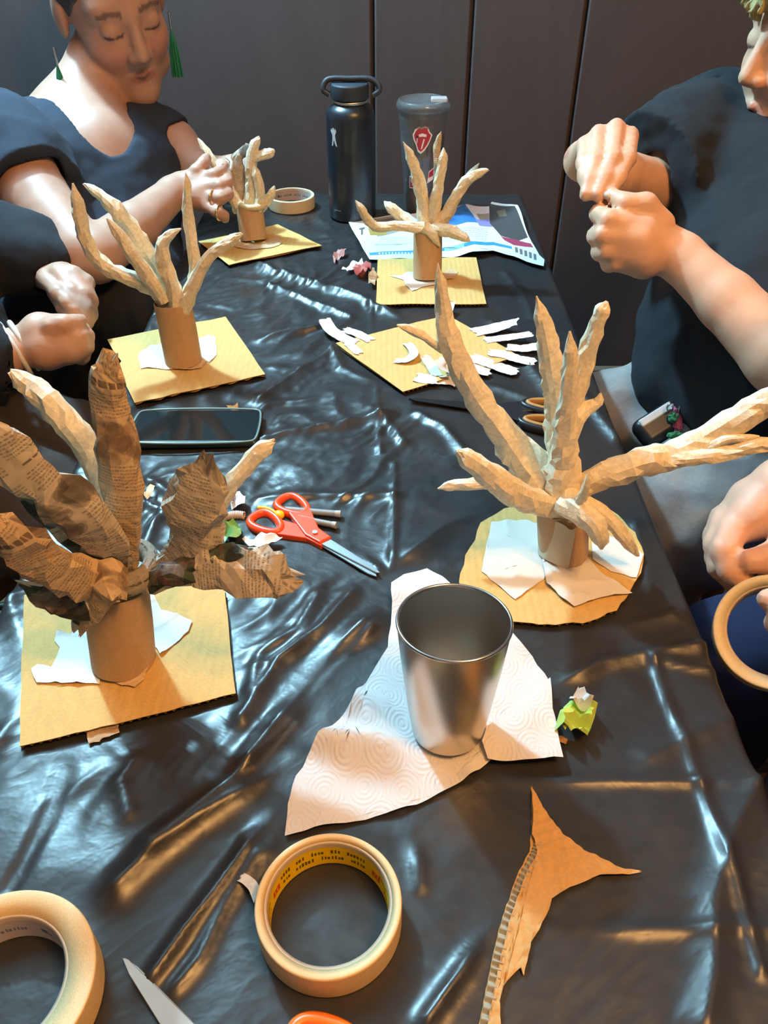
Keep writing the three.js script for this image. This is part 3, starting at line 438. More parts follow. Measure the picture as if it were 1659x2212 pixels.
// ---------- newspaper page lying open under the far tree ----------
{
  const out = [[753, 481], [800, 472], [850, 468], [900, 462], [960, 456], [1010, 450], [1055, 448], [1062, 440], [1085, 448], [1116, 462], [1140, 510], [1165, 552], [1176, 562], [1174, 578], [1150, 572], [1110, 556], [1065, 546], [1030, 553], [960, 557], [880, 560], [798, 562], [775, 522]];
  const W0 = ringXZ(out, 0.006), x0 = Math.min(...W0.map((p) => p.x)), x1 = Math.max(...W0.map((p) => p.x)), z0 = Math.min(...W0.map((p) => p.z)), z1 = Math.max(...W0.map((p) => p.z));
  const map = canvasTex(1400, 900, (g, w, h) => {
    const at = (x, y) => { const p = onTable(x, y, 0.006); return [(p.x - x0) / (x1 - x0) * w, (p.z - z0) / (z1 - z0) * h]; };
    const fill = (c, l) => { g.fillStyle = c; g.beginPath(); l.forEach((q, i) => { const [a, b] = at(...q); i ? g.lineTo(a, b) : g.moveTo(a, b); }); g.fill(); };
    const r = R(31); g.fillStyle = '#cfd2d6'; g.fillRect(0, 0, w, h);
    fill('#8f8a80', [[800, 474], [852, 470], [868, 500], [815, 514]]); fill('#6b5a52', [[812, 478], [850, 474], [856, 490], [824, 498]]); fill('#9c8440', [[795, 494], [830, 490], [835, 508], [800, 512]]);
    fill('#2f6fb8', [[960, 462], [1004, 450], [1035, 486], [960, 492]]); fill('#c8cbd8', [[1004, 450], [1055, 448], [1060, 470], [1026, 478]]); fill('#8a8376', [[1028, 466], [1056, 462], [1060, 474], [1036, 478]]); fill('#7d7ab4', [[1026, 480], [1060, 472], [1066, 492], [1036, 492]]);
    fill('#3b3a3c', [[1056, 442], [1110, 462], [1140, 516], [1120, 522], [1082, 510], [1058, 484]]); fill('#6a6456', [[1072, 460], [1090, 462], [1094, 476], [1078, 474]]); fill('#8c2b4d', [[1082, 511], [1122, 522], [1146, 528], [1152, 537], [1110, 532], [1090, 520]]);
    fill('#2e86d8', [[798, 546], [890, 543], [1000, 534], [1066, 525], [1105, 535], [1106, 541], [1066, 533], [1000, 541], [890, 550], [798, 552]]); fill('#7fb0e0', [[960, 536], [1002, 533], [1002, 540], [960, 544]]);
    fill('#4b86c8', [[812, 546], [890, 543], [890, 550], [812, 552]]); for (let x = 818; x < 890; x += 7) fill('#cfdcec', [[x, 547], [x + 3.4, 546.8], [x + 3.4, 550], [x, 550.2]]);
    fill('#a7abb0', [[810, 530], [890, 526], [890, 528], [810, 533]]); fill('#57534f', [[776, 494], [788, 492], [788, 496], [784, 498], [784, 510], [780, 510], [780, 498], [776, 498]]);
    for (let i = 0; i < 5; i++) fill('#5f5f66', [[1112 + i * 10, 536 + i * 3.4], [1118 + i * 10, 537.6 + i * 3.4], [1119 + i * 10, 549 + i * 3.8], [1113 + i * 10, 548 + i * 3.8]]);
    for (let row = 0; row < 9; row++) for (let x = 960; x < 1050;) { const ww = 2 + r() * 5; fill('rgba(90,95,105,0.45)', [[x, 497 + row * 3.4], [x + ww, 496.8 + row * 3.4], [x + ww, 498 + row * 3.4], [x, 498.2 + row * 3.4]]); x += ww + 1.6; }
    for (let row = 0; row < 4; row++) for (let x = 820; x < 890;) { const ww = 2 + r() * 5; fill('rgba(90,95,105,0.4)', [[x, 513 + row * 3.6], [x + ww, 512.8 + row * 3.6], [x + ww, 514 + row * 3.6], [x, 514.2 + row * 3.6]]); x += ww + 1.6; }
  });
  map.wrapS = map.wrapT = THREE.ClampToEdgeWrapping;
  const mm = (z0 + z1) / 2;
  const g = sheet(rough(out, 1.6, 16, 6), 0.006, (x, z) => 0.004 * (0.5 + 0.5 * N3(x * 14, z * 9, 2)) + 0.012 * Math.exp(-(((x - 0.155) / 0.02) ** 2)) * 0.5 + 0.022 * sst(0.2, 0.3, x) * sst(mm + 0.06, mm - 0.1, z), 0.008);
  const p = g.attributes.position, uv = g.attributes.uv; for (let i = 0; i < p.count; i++) uv.setXY(i, (p.getX(i) - x0) / (x1 - x0), 1 - (p.getZ(i) - z0) / (z1 - z0));
  tag(obj('newspaper', g, S(0xffffff, 0.8, { map })), 'open newspaper page with a blue banner near the bottles', 'newspaper');
}
// ---------- bottle and tumbler ----------
{
  const b = onTable(762, 466, 0.003), t = thing('water_bottle', 'tall black water bottle with a white figure printed on it', 'bottle', b);
  const r = 0.0445; obj('body', lathe([[0.001, 0], [r - 0.004, 0], [r, 0.004], [r, 0.178], [r - 0.002, 0.188], [r - 0.008, 0.196], [r - 0.016, 0.2], [0.028, 0.204], [0.028, 0.212], [0.001, 0.212]], 64), PH(lin(0.012, 0.017, 0.026), 0.35, { clearcoat: 0.3 }), t);
  obj('neck_ring', lathe([[0.0285, 0.2005], [0.031, 0.2015], [0.031, 0.2055], [0.0285, 0.2065]], 48), M.steel, t);
  const lid = obj('lid', lathe([[0.001, 0.207], [0.03, 0.207], [0.034, 0.209], [0.034, 0.229], [0.031, 0.233], [0.001, 0.233]], 48), S(lin(0.02, 0.028, 0.04), 0.55), t);
  obj('carry_loop', tube([v3(-0.036, 0.214, 0.005), v3(-0.047, 0.222, 0.004), v3(-0.04, 0.236, 0), v3(0, 0.2385, 0), v3(0.042, 0.236, 0), v3(0.053, 0.222, 0.004), v3(0.04, 0.212, 0.005)], 0.005, 40, 8), S(lin(0.02, 0.028, 0.04), 0.55), lid);
  // leaping figure, bent around the body
  const fig = new THREE.Shape(); [[-5, -15], [-2, -14], [0, -5], [4, -14], [7, -15], [4, -4], [3, 2], [6, 8], [4, 13], [2, 9], [1, 13], [-2, 13], [-3, 9], [-5, 12], [-7, 8], [-3, 2], [-3, -5]].forEach(([x, y], i) => i ? fig.lineTo(x, y) : fig.moveTo(x, y));
  const wrap = (shape, s, ang, y, rr, cell = 2) => { let g = new THREE.ShapeGeometry(shape); g = new TessellateModifier(cell, 5).modify(g.index ? g.toNonIndexed() : g); const p = g.attributes.position; for (let i = 0; i < p.count; i++) { const a = ang + p.getX(i) * s / rr, h = y + p.getY(i) * s; p.setXYZ(i, rr * Math.sin(a), h, rr * Math.cos(a)); } g.computeVertexNormals(); return g; };
  obj('printed_figure', wrap(fig, 0.0011, -0.72, 0.152, r + 0.0003), S(lin(0.5, 0.53, 0.58), 0.6), t);
  const bar = new THREE.Shape(); [[-9, -1.5], [9, -1.5], [9, 1.5], [-9, 1.5]].forEach(([x, y], i) => i ? bar.lineTo(x, y) : bar.moveTo(x, y));
  obj('printed_mark', [-6, -1, 4].map((q) => wrap(bar, 0.0003, -0.62 + q * 0.022, 0.022, r + 0.0003)), S(lin(0.3, 0.33, 0.37), 0.6), t);

  const c = onTable(908, 452, 0.003), u = thing('tumbler', 'smoky clear tumbler with red stickers beside the black bottle', 'tumbler', c), R0 = 0.032, R1 = 0.046;
  const glass = PH(lin(0.62, 0.60, 0.60), 0.08, { transmission: 0.9, thickness: 0, ior: 1.45 });
  obj('body', lathe([[0.001, 0.001], [R0 - 0.003, 0], [R0, 0.003], [R0 + 0.003, 0.05], [R1 - 0.002, 0.16], [R1, 0.186], [R1 - 0.002, 0.186], [R1 - 0.004, 0.16], [R0 + 0.001, 0.05], [R0 - 0.002, 0.006], [0.001, 0.006]], 56), glass, u);
  obj('drink', lathe([[0.001, 0.0065], [R0 - 0.0025, 0.0065], [R0 + 0.0005, 0.05], [R1 - 0.0055, 0.14], [0.001, 0.14]], 48), S(lin(0.10, 0.088, 0.085), 0.4), u);
  const lid2 = obj('lid', lathe([[R1 - 0.003, 0.18], [R1 + 0.003, 0.183], [R1 + 0.004, 0.19], [R1, 0.198], [R1 - 0.004, 0.199], [R1 - 0.006, 0.193], [0.001, 0.192], [0.001, 0.19], [R1 - 0.005, 0.19]], 56), PH(lin(0.78, 0.80, 0.82), 0.05, { transmission: 0.92, thickness: 0 }), u);
  obj('slider', rbox(0.03, 0.008, 0.018, 0.003, 0.028, 0.2, 0.01), PH(lin(0.8, 0.8, 0.82), 0.15, { transmission: 0.5, thickness: 0 }), lid2);
  const at = (y) => lerp(R0 + 0.003, R1 - 0.002, clamp((y - 0.05) / 0.11)) + 0.0008;
  const sh = (l) => { const q = new THREE.Shape(); l.forEach(([x, y], i) => i ? q.lineTo(x, y) : q.moveTo(x, y)); return q; };
  const lips = [[-19, 6], [-14, 16], [-7, 21], [-2, 19], [4, 22], [11, 20], [14, 12], [20, 6], [17, -2], [12, -12], [5, -22], [-2, -28], [-8, -24], [-12, -12], [-17, -2]], grow = (l, k) => l.map(([x, y]) => [x * k, y * k - (k - 1) * 2]);
  const st = sub('mouth_sticker', u), red = S(lin(0.42, 0.025, 0.04), 0.5), wh = S(lin(0.78, 0.72, 0.74), 0.5), dk = S(lin(0.05, 0.01, 0.02), 0.6), ang = -0.05;
  obj('white_border', wrap(sh(grow(lips, 1.16)), 0.00082, ang, 0.142, at(0.14) + 0.0006), wh, st); obj('red_lips', wrap(sh(lips), 0.00082, ang, 0.142, at(0.14) + 0.0010), red, st);
  obj('teeth', wrap(sh([[-8, 8], [0, 11], [10, 8], [9, 3], [1, 4], [-7, 3]]), 0.00082, ang, 0.142, at(0.14) + 0.0014), wh, st); obj('dark_gap', wrap(sh([[-14, 6], [-9, 5], [-9, 1], [-13, 0]]), 0.00082, ang, 0.142, at(0.14) + 0.0014), dk, st);
  obj('white_stripe', [wrap(sh([[-12, 0], [-10, 1], [-11, -10], [-12.5, -10]]), 0.00082, ang, 0.142, at(0.14) + 0.0014), wrap(sh([[3, -1], [6, -1], [1, -20], [-2, -24], [-2, -20]]), 0.00082, ang, 0.142, at(0.14) + 0.0014)], wh, st);
  const s2 = sub('square_sticker', u); obj('white_border', wrap(sh([[-14, -14], [15, -13], [14, 15], [-14, 12]]), 0.00085, -0.35, 0.062, at(0.062) + 0.0006), wh, s2); obj('red_field', wrap(sh([[-13, -12], [13, -11], [12, 13], [-12, 10]]), 0.00085, -0.35, 0.062, at(0.062) + 0.001), S(lin(0.22, 0.02, 0.04), 0.5), s2);
  obj('letter_stroke', [-6, 0, 6].map((x) => wrap(sh([[x - 2, -8], [x + 1, -8], [x + 2, 5], [x - 1, 6]]), 0.00085, -0.35, 0.062, at(0.062) + 0.0014)), S(lin(0.45, 0.38, 0.26), 0.6), s2);
  const s3 = sub('red_sticker', u); obj('white_border', wrap(sh([[-8, -14], [8, -6], [10, 20], [-4, 12]]), 0.00085, 0.42, 0.072, at(0.072) + 0.0006), wh, s3); obj('red_field', wrap(sh([[-5, -2], [7, 2], [8, 17], [-3, 10]]), 0.00085, 0.42, 0.072, at(0.072) + 0.001), S(lin(0.34, 0.02, 0.06), 0.5), s3);
}
// ---------- rolls of masking tape ----------
function labelMap(kind) {
  return canvasTex(1024, 128, (g, w, h) => {
    const r = R(kind ? 5 : 8); g.fillStyle = kind ? '#f7c600' : '#b9a79f'; g.fillRect(0, 0, w, h);
    for (let rep = 0; rep < 3; rep++) { const X = rep * w / 3;
      for (let row = 0; row < (kind ? 2 : 1); row++) for (let x = X + 20; x < X + w / 3 - 50;) { const l = 3 + Math.floor(r() * 5); for (let k = 0; k < l; k++) { g.fillStyle = kind ? '#5d5210' : '#6c6672'; const hh = 18 + r() * 10; g.fillRect(x, (kind ? 22 + row * 46 : 46) + 28 - hh, 4 + r() * 4, hh); x += 10; } x += 18; }
      if (kind) { g.fillStyle = '#d8401a'; g.fillRect(X + w / 3 - 44, 50, 36, 40); g.fillStyle = '#f7c600'; g.fillRect(X + w / 3 - 34, 58, 4, 24); g.fillRect(X + w / 3 - 22, 58, 4, 24); }
      else { g.fillStyle = '#55555e'; g.fillRect(X + w / 3 - 44, 40, 20, 26); } }
  });
}
const labelYellow = labelMap(true), labelGrey = labelMap(false);
function tapeRoll(label, pos, ri, ro, wd, o = {}) {
  const t = thing('tape_roll', label, 'tape roll', pos); if (o.quat) t.quaternion.copy(o.quat);
  const b = 0.0016;
  obj('wound_tape', lathe([[ri + 0.002, 0], [ro - b, 0], [ro - b * 0.3, b * 0.3], [ro, b], [ro, wd - b], [ro - b * 0.3, wd - b * 0.3], [ro - b, wd], [ri + 0.002, wd], [ri + 0.002, 0]], 96), o.mat || M.tapeRoll, t);
  obj('core', lathe([[ri + 0.0021, 0.0005], [ri, 0.0005], [ri, wd - 0.0005], [ri + 0.0021, wd - 0.0003]], 96), S(lin(0.55, 0.42, 0.30), 0.8), t);
  const lab = new THREE.CylinderGeometry(ri - 0.0002, ri - 0.0002, wd * 0.8, 96, 1, true); lab.translate(0, wd * 0.45, 0); const m = S(0xffffff, 0.6, { map: o.yellow ? labelYellow : labelGrey, side: THREE.DoubleSide });
  obj('printed_liner', lab, m, t); return t;
}
{
  const p = onTable(713, 1988, 0.0035); const a = tapeRoll('masking tape roll with a yellow printed liner beside the paper towel', p, 0.0385, 0.0468, 0.026, { yellow: true }); a.rotation.y = 2.4;
  ribbon(a, 'loose_end', M.tapeWhite, [[557, 1940, 0.014], [547, 1916, 0.012], [534, 1902, 0.010], [518, 1894, 0.007]], 0.007, 3);
  const q = onTable(20, 2164, 0.0035); tapeRoll('thick yellowish masking tape roll beside the scissor blade', q, 0.0385, 0.0565, 0.026, {}).rotation.y = 0.9;
  tapeRoll('masking tape roll lying behind the small tree on the far side', onTable(631, 447, 0.003), 0.0385, 0.0455, 0.024, { mat: M.tapePale });
  const c = atDepth(1668, 1372, 0.725), n = camera.position.clone().sub(c).normalize().add(v3(0.06, 0.22, 0)).normalize();
  tapeRoll('masking tape roll held upright in the hand beside the table', c, 0.0385, 0.0505, 0.025, { mat: M.tapePale, quat: new THREE.Quaternion().setFromUnitVectors(v3(0, 1, 0), n) });
}
// ---------- steel cup on its paper towel ----------
{
  const fold = (x, z) => { let h = 0.0022 + 0.0016 * N3(x * 22, z * 22, 4); for (const [a, b, w, k] of [[[640, 1610], [1010, 1640], 0.012, 0.014], [[760, 1520], [900, 1580], 0.012, 0.012], [[1000, 1640], [1020, 1700], 0.006, 0.006], [[850, 1300], [930, 1290], 0.02, 0.006]]) { const p = onTable(...a), q = onTable(...b), d = segDist(x, z, [[p.x, p.z], [q.x, q.z]]); h += k * Math.exp(-(d * d) / (w * w)); } const c = onTable(968, 1572); return lerp(0.0012, h, sst(0.028, 0.055, Math.hypot(x - c.x, z - c.z))); };
  const t = thing('paper_towel', 'crumpled embossed white paper towel under the steel cup', 'paper towel', onTable(930, 1620));
  put('lower_layer', sheet(rough([[845, 1268], [872, 1246], [922, 1231], [956, 1252], [984, 1278], [1060, 1352], [1100, 1362], [1150, 1420], [1186, 1478], [1190, 1560], [1100, 1600], [1050, 1655], [1018, 1682], [900, 1740], [790, 1772], [700, 1786], [616, 1810], [622, 1740], [640, 1680], [690, 1605], [760, 1530], [778, 1500], [800, 1460], [838, 1400], [846, 1330]], 3, 24, 3), 0.005, fold, 0.005), M.towel, t);
  put('folded_flap', sheet(rough([[1186, 1478], [1192, 1540], [1205, 1600], [1214, 1648], [1130, 1652], [1052, 1650], [1040, 1610], [1050, 1580], [1090, 1545], [1140, 1510]], 3, 20, 6), 0.0065, (x, z) => fold(x, z) + 0.002 + 0.006 * (0.5 + 0.5 * N3(x * 18, z * 18, 9)), 0.005), M.towel, t);
  const base = onTable(966, 1578, 0.0075), cup = thing('steel_cup', 'brushed stainless steel cup standing on the paper towel', 'cup', base), h = 0.116, rb = 0.028, rt = 0.041;
  cup.rotation.set(-0.085, 0, 0.0);
  obj('wall', lathe([[rb - 0.004, 0.0006], [rb, 0.004], [lerp(rb, rt, 0.3) + 0.0005, h * 0.3], [lerp(rb, rt, 0.7) + 0.0008, h * 0.7], [rt, h - 0.002], [rt - 0.0012, h - 0.0016], [lerp(rb, rt, 0.7) - 0.0006, h * 0.7], [lerp(rb, rt, 0.3) - 0.0008, h * 0.3], [rb - 0.0016, 0.006], [rb - 0.005, 0.004], [0.001, 0.004]], 96), M.steel, cup);
  obj('rim', new THREE.TorusGeometry(rt - 0.0004, 0.0013, 10, 96).rotateX(Math.PI / 2).translate(0, h - 0.001, 0), S(lin(0.75, 0.74, 0.72), 0.12, { metalness: 1 }), cup);
  obj('base', lathe([[0.001, 0.0002], [rb - 0.005, 0.0002], [rb - 0.004, 0.0006], [rb - 0.0042, 0.002], [0.001, 0.002]], 64), M.steel, cup);
}
// ---------- scissors ----------
function scissors(label, tip, butt, o) {
  const a = onTable(...tip, 0.004), b = onTable(...butt, 0.004), len = a.distanceTo(b), t = thing('scissors', label, 'scissors', a.clone().lerp(b, o.pivot ?? 0.55).setY(TY + (o.lift ?? 0.0062)));
  t.rotation.y = Math.atan2(-(a.z - b.z), a.x - b.x);
  const lb = len * (o.pivot ?? 0.55), lh = len - lb, w = o.width ?? 0.0075, [ra, rb2] = o.loop ?? [0.021, 0.014], op = o.open ?? 0.02, hr = o.thick ?? 0.0042;
  for (const s of [1, -1]) {
    const bl = new THREE.Shape(); [[-0.012, -w * 0.6], [0.01, -w * 0.75], [lb * 0.97, -0.0012], [lb, 0.0006], [lb * 0.9, 0.003], [0.02, w * 0.7], [-0.012, w * 0.6]].forEach(([x, y], i) => i ? bl.lineTo(x, y * s) : bl.moveTo(x, y * s));
    const g = new THREE.ExtrudeGeometry(bl, { depth: 0.0012, bevelEnabled: true, bevelSize: 0.0003, bevelThickness: 0.0003, bevelSegments: 1 }).rotateX(-Math.PI / 2).rotateY(s * op).translate(0, s > 0 ? 0.001 : -0.0008, 0);
    obj('blade', g, o.blade || M.blade, t);
    const cx = -lh + ra, cy = s * (rb2 + 0.003 + (o.spread ?? 0.004)), ring = [];
    for (let k = 0; k < 16; k++) { const q = k / 16 * 6.2831853; ring.push(v3(cx + ra * 0.86 * Math.cos(q) + 0.15 * ra * Math.cos(2 * q), 0, -(cy + rb2 * 0.86 * Math.sin(q)))); }
    const arm = new THREE.Shape(); [[0.014, 0.006 * s], [0.012, -0.005 * s], [-0.006, -0.0062 * s], [cx + ra * 0.55, cy - s * rb2 * 0.85], [cx + ra * 0.95, cy + s * 0.0], [cx + ra * 0.55, cy + s * rb2 * 0.8], [-0.004, 0.0075 * s]].forEach(([x, y], i) => i ? arm.lineTo(x, y) : arm.moveTo(x, y));
    const handle = [new THREE.TubeGeometry(new THREE.CatmullRomCurve3(ring, true), 56, hr, 10, true).scale(1, 1.25, 1), new THREE.ExtrudeGeometry(arm, { depth: 0.0045, bevelEnabled: true, bevelSize: 0.0016, bevelThickness: 0.0016, bevelSegments: 3 }).rotateX(-Math.PI / 2).translate(0, s > 0 ? -0.001 : -0.0035, 0)];
    const hm = obj('handle', handle, o.handle, t);
    if (o.inner) obj('grip_lining', new THREE.TubeGeometry(new THREE.CatmullRomCurve3(ring.map((p) => v3(cx + (p.x - cx) * 0.82, 0.001, -cy + (p.z + cy) * 0.78)), true), 48, hr * 0.75, 8, true).scale(1, 1.7, 1), o.inner, hm);
    if (o.accent && s === o.accentSide) obj('finger_tab', [new THREE.SphereGeometry(0.0052, 14, 10).scale(1.2, 0.9, 1).translate(cx + ra * 0.2, 0.003, -s * (rb2 * 0.1 + 0.001)), tube([v3(cx + ra * 0.1, 0.003, -s * 0.003), v3(cx - ra * 0.5, 0.004, -s * 0.004), v3(cx - ra * 1.0, 0.003, -s * 0.009)], 0.0022, 10, 6)], o.accent, hm);
  }
  obj('pivot', new THREE.CylinderGeometry(o.pr ?? 0.0026, o.pr ?? 0.0026, 0.0016, 20).translate(0, 0.0062, 0), o.pin || M.blade, t);
  return t;
}
scissors('orange handled scissors with a yellow finger tab pointing at the towel', [817, 1247], [572, 1096], { handle: M.orange, loop: [0.0215, 0.0148], accent: M.yellow, accentSide: -1, pivot: 0.53, spread: 0.001, thick: 0.0045 });
scissors('long black scissors with tan lined loops behind the tall tree', [884, 866], [1232, 908], { handle: PH(lin(0.012, 0.012, 0.016), 0.35), inner: M.brass, blade: S(lin(0.02, 0.019, 0.022), 0.4, { metalness: 0.6 }), loop: [0.030, 0.016], pivot: 0.5, pin: S(lin(0.02, 0.22, 0.75), 0.4), pr: 0.0045, spread: 0.001, width: 0.012, thick: 0.005 });
scissors('pointed grey scissor blade lying beside the thick tape roll', [270, 2075], [700, 2620], { handle: PH(lin(0.09, 0.01, 0.10), 0.4), loop: [0.02, 0.014], pivot: 0.6, width: 0.014, open: 0.0, blade: S(lin(0.42, 0.40, 0.37), 0.45, { metalness: 0.7 }) });
scissors('bright orange scissor loops at the near table edge', [1160, 2420], [586, 2352], { handle: M.orange2, loop: [0.024, 0.015], pivot: 0.5, lift: 0.0085, thick: 0.005 });
// ---------- phone ----------
{
  const c = onTable(425, 930, 0.006), t = thing('phone', 'dark phone in a slim case lying face up', 'phone', c); t.rotation.y = 0.015;
  obj('case', rbox(0.154, 0.0095, 0.074, 0.0046, 0, 0.0025, 0), PH(lin(0.012, 0.03, 0.036), 0.3), t);
  obj('screen', rbox(0.146, 0.0012, 0.066, 0.0005, 0, 0.0072, 0), PH(lin(0.006, 0.010, 0.013), 0.08), t);
  obj('case_rim', tube([v3(-0.074, 0.0072, -0.03), v3(-0.07, 0.0072, -0.034), v3(0.07, 0.0072, -0.034), v3(0.074, 0.0072, -0.03), v3(0.074, 0.0072, 0.03), v3(0.07, 0.0072, 0.034), v3(-0.07, 0.0072, 0.034), v3(-0.074, 0.0072, 0.03)], 0.0014, 96, 6, true), S(lin(0.16, 0.26, 0.26), 0.3), t);
}
// ---------- torn corrugated strip at the near right ----------
{
  const t = thing('cardboard_scrap', 'torn corrugated cardboard strip with a pointed end near the table edge', 'cardboard');
  t.position.copy(onTable(1150, 1960)); t.updateWorldMatrix(true, false);
  const out = [[1149, 1697], [1162, 1720], [1180, 1752], [1216, 1800], [1262, 1834], [1300, 1852], [1334, 1870], [1352, 1876], [1388, 1880], [1360, 1886], [1330, 1888], [1296, 1888], [1268, 1902], [1232, 1914], [1192, 1940], [1186, 1964], [1172, 1990], [1166, 2006], [1148, 2032], [1142, 2060], [1132, 2106], [1126, 2088], [1104, 2108], [1088, 2130], [1080, 2160], [1082, 2230], [1076, 2300], [1024, 2300], [1040, 2200], [1058, 2110], [1070, 2050], [1088, 1980], [1106, 1930], [1124, 1880], [1146, 1840], [1150, 1800], [1152, 1760]];
  const hh = 0.0075; const grp = sub('card', t);
  const wave = (x, z) => 0.0006 * Math.sin((x * 0.35 + z) * 6.283 / 0.0085) + 0.0015 * N3(x * 18, z * 18, 1);
  const inner = out.map(([x, y], i) => i >= 27 && y > 1835 ? [x + 15, y] : [x, y]);
  put('top_liner', sheet(rough(inner, 2.5, 14, 9), hh, wave, 0.0035), M.kraftDark, grp);
  put('bottom_liner', sheet(rough(out, 2.5, 14, 9).map(([x, y]) => [x - 3, y + 1]), 0.0036, () => 0.0004, 0.01), M.kraftDark, grp);
  // the cut edge on the left shows the zigzag between the liners
  const edge = [[1176, 1790], [1160, 1822], [1150, 1848], [1128, 1890], [1110, 1934], [1092, 1982], [1074, 2052], [1062, 2112], [1044, 2200], [1028, 2300]], P = new THREE.CatmullRomCurve3(edge.map(([x, y]) => onTable(x - 1, y, 0.0058))), n = 260, pos = [], idx = [];
  for (let i = 0; i <= n; i++) { const c = P.getPoint(i / n), T = P.getTangent(i / n), s = v3(-T.z, 0, T.x), y = 0.0016 * Math.sin(i / n * 6.283 * 34); for (const k of [-0.001, 0.0052]) pos.push(c.x - s.x * k, c.y + y, c.z - s.z * k); if (i) idx.push(2 * i - 2, 2 * i - 1, 2 * i, 2 * i, 2 * i - 1, 2 * i + 1); }
  const g = new THREE.BufferGeometry(); g.setAttribute('position', new THREE.Float32BufferAttribute(pos, 3)); g.setAttribute('uv', new THREE.Float32BufferAttribute(pos.filter((_, i) => i % 3 < 2), 2)); g.setIndex(idx); g.computeVertexNormals();
  put('fluting', g, S(lin(0.34, 0.31, 0.24), 0.9), grp);
}
// ---------- small scraps ----------
function scrap(name, label, category, px, py, pieces, group) {
  const t = thing(name, label, category, onTable(px, py, 0.002), group);
  pieces.forEach(([n, pts, h, amp, mat, s]) => put(n, toCreasedNormals(sheet(pts, h, (x, z) => amp * (0.5 + 0.5 * N3(x * 55 + s, z * 55, s)) + 0.7 * amp * (1 - 2 * Math.abs(N3(x * 38, z * 38 + s, 2))), 0.005), 0.5), mat, t));
  return t;
}
const foil = S(lin(0.62, 0.6, 0.57), 0.35, { metalness: 0.2 }), green = S(lin(0.42, 0.56, 0.10), 0.4), green2 = S(lin(0.20, 0.40, 0.12), 0.4), redp = S(lin(0.42, 0.10, 0.09), 0.7), whp = S(lin(0.76, 0.73, 0.72), 0.8);
scrap('candy_wrapper', 'crumpled green and silver candy wrapper beside the paper towel', 'wrapper', 1240, 1560, [['green_foil', [[1192, 1588], [1204, 1560], [1216, 1536], [1228, 1530], [1262, 1540], [1284, 1546], [1280, 1566], [1266, 1602], [1246, 1600], [1240, 1588], [1228, 1602]], 0.006, 0.014, green, 1], ['silver_end', [[1224, 1532], [1236, 1512], [1252, 1496], [1262, 1510], [1276, 1530], [1270, 1546], [1240, 1538]], 0.010, 0.012, foil, 2], ['dark_side', [[1196, 1594], [1212, 1590], [1226, 1600], [1222, 1610], [1204, 1602]], 0.004, 0.004, M.kraftEdge, 3], ['yellow_print', [[1206, 1572], [1222, 1550], [1232, 1566], [1218, 1590]], 0.0125, 0.006, S(lin(0.6, 0.55, 0.05), 0.4), 1]]);
scrap('candy_wrapper', 'small green wrapper piece beside the newspaper tree', 'wrapper', 505, 1152, [['green_foil', [[482, 1138], [505, 1130], [522, 1140], [524, 1168], [500, 1178], [484, 1168]], 0.008, 0.010, green2, 4], ['white_side', [[524, 1172], [556, 1160], [596, 1162], [612, 1170], [580, 1190], [540, 1188]], 0.006, 0.006, whp, 5]]);
scrap('paper_scrap', 'folded white and blue paper scrap behind the newspaper leaf', 'paper scrap', 515, 1082, [['white_side', [[496, 1066], [518, 1064], [534, 1078], [530, 1094], [500, 1100]], 0.010, 0.006, whp, 6], ['blue_side', [[494, 1062], [506, 1062], [506, 1086], [496, 1088]], 0.014, 0.003, S(lin(0.03, 0.04, 0.24), 0.6), 7]]);
{ const t = thing('coil_ring', 'ribbed pale coil lying beside the small green wrapper', 'coil', onTable(500, 1120, 0.006)); const c = []; for (let i = 0; i <= 180; i++) { const a = i / 180, p = onTable(lerp(470, 528, a), 1124 - 12 * Math.sin(a * 2.2), 0.007), q = a * 6.283 * 15; c.push(v3(p.x, p.y + 0.0035 * Math.cos(q), p.z + 0.0035 * Math.sin(q))); } put('coil', tube(c, 0.0012, 420, 5), S(lin(0.6, 0.48, 0.42), 0.5), t); }
scrap('paper_scrap', 'red and white torn newspaper scrap beside the far board', 'paper scrap', 772, 586, [['white_side', [[738, 588], [760, 574], [782, 566], [786, 576], [768, 586], [750, 592]], 0.005, 0.006, whp, 8], ['red_print', [[762, 588], [780, 574], [802, 578], [800, 592], [780, 602], [766, 598]], 0.006, 0.010, redp, 9]]);
scrap('paper_scrap', 'tiny pink torn scrap lying below the black bottle', 'paper scrap', 732, 556, [['pink_print', [[718, 562], [726, 550], [748, 544], [744, 554], [732, 560], [722, 572]], 0.005, 0.008, S(lin(0.5, 0.28, 0.26), 0.7), 10]]);
scrap('paper_scrap', 'brown folded paper scrap touching the far board corner', 'paper scrap', 804, 606, [['fold', [[796, 596], [808, 590], [814, 604], [810, 620], [796, 622]], 0.005, 0.008, M.newsTan, 11]]);
scrap('cardboard_chip', 'little cardboard chip between the phone and the board', 'cardboard', 502, 885, [['chip', [[488, 882], [514, 874], [516, 892], [496, 892]], 0.006, 0.005, M.kraftDark, 12]]);
scrap('cardboard_chip', 'little pale paper chip beside the upright newspaper leaf', 'paper scrap', 322, 1066, [['chip', [[312, 1076], [318, 1058], [336, 1054], [334, 1068], [318, 1080]], 0.008, 0.005, M.tapePale, 13]]);
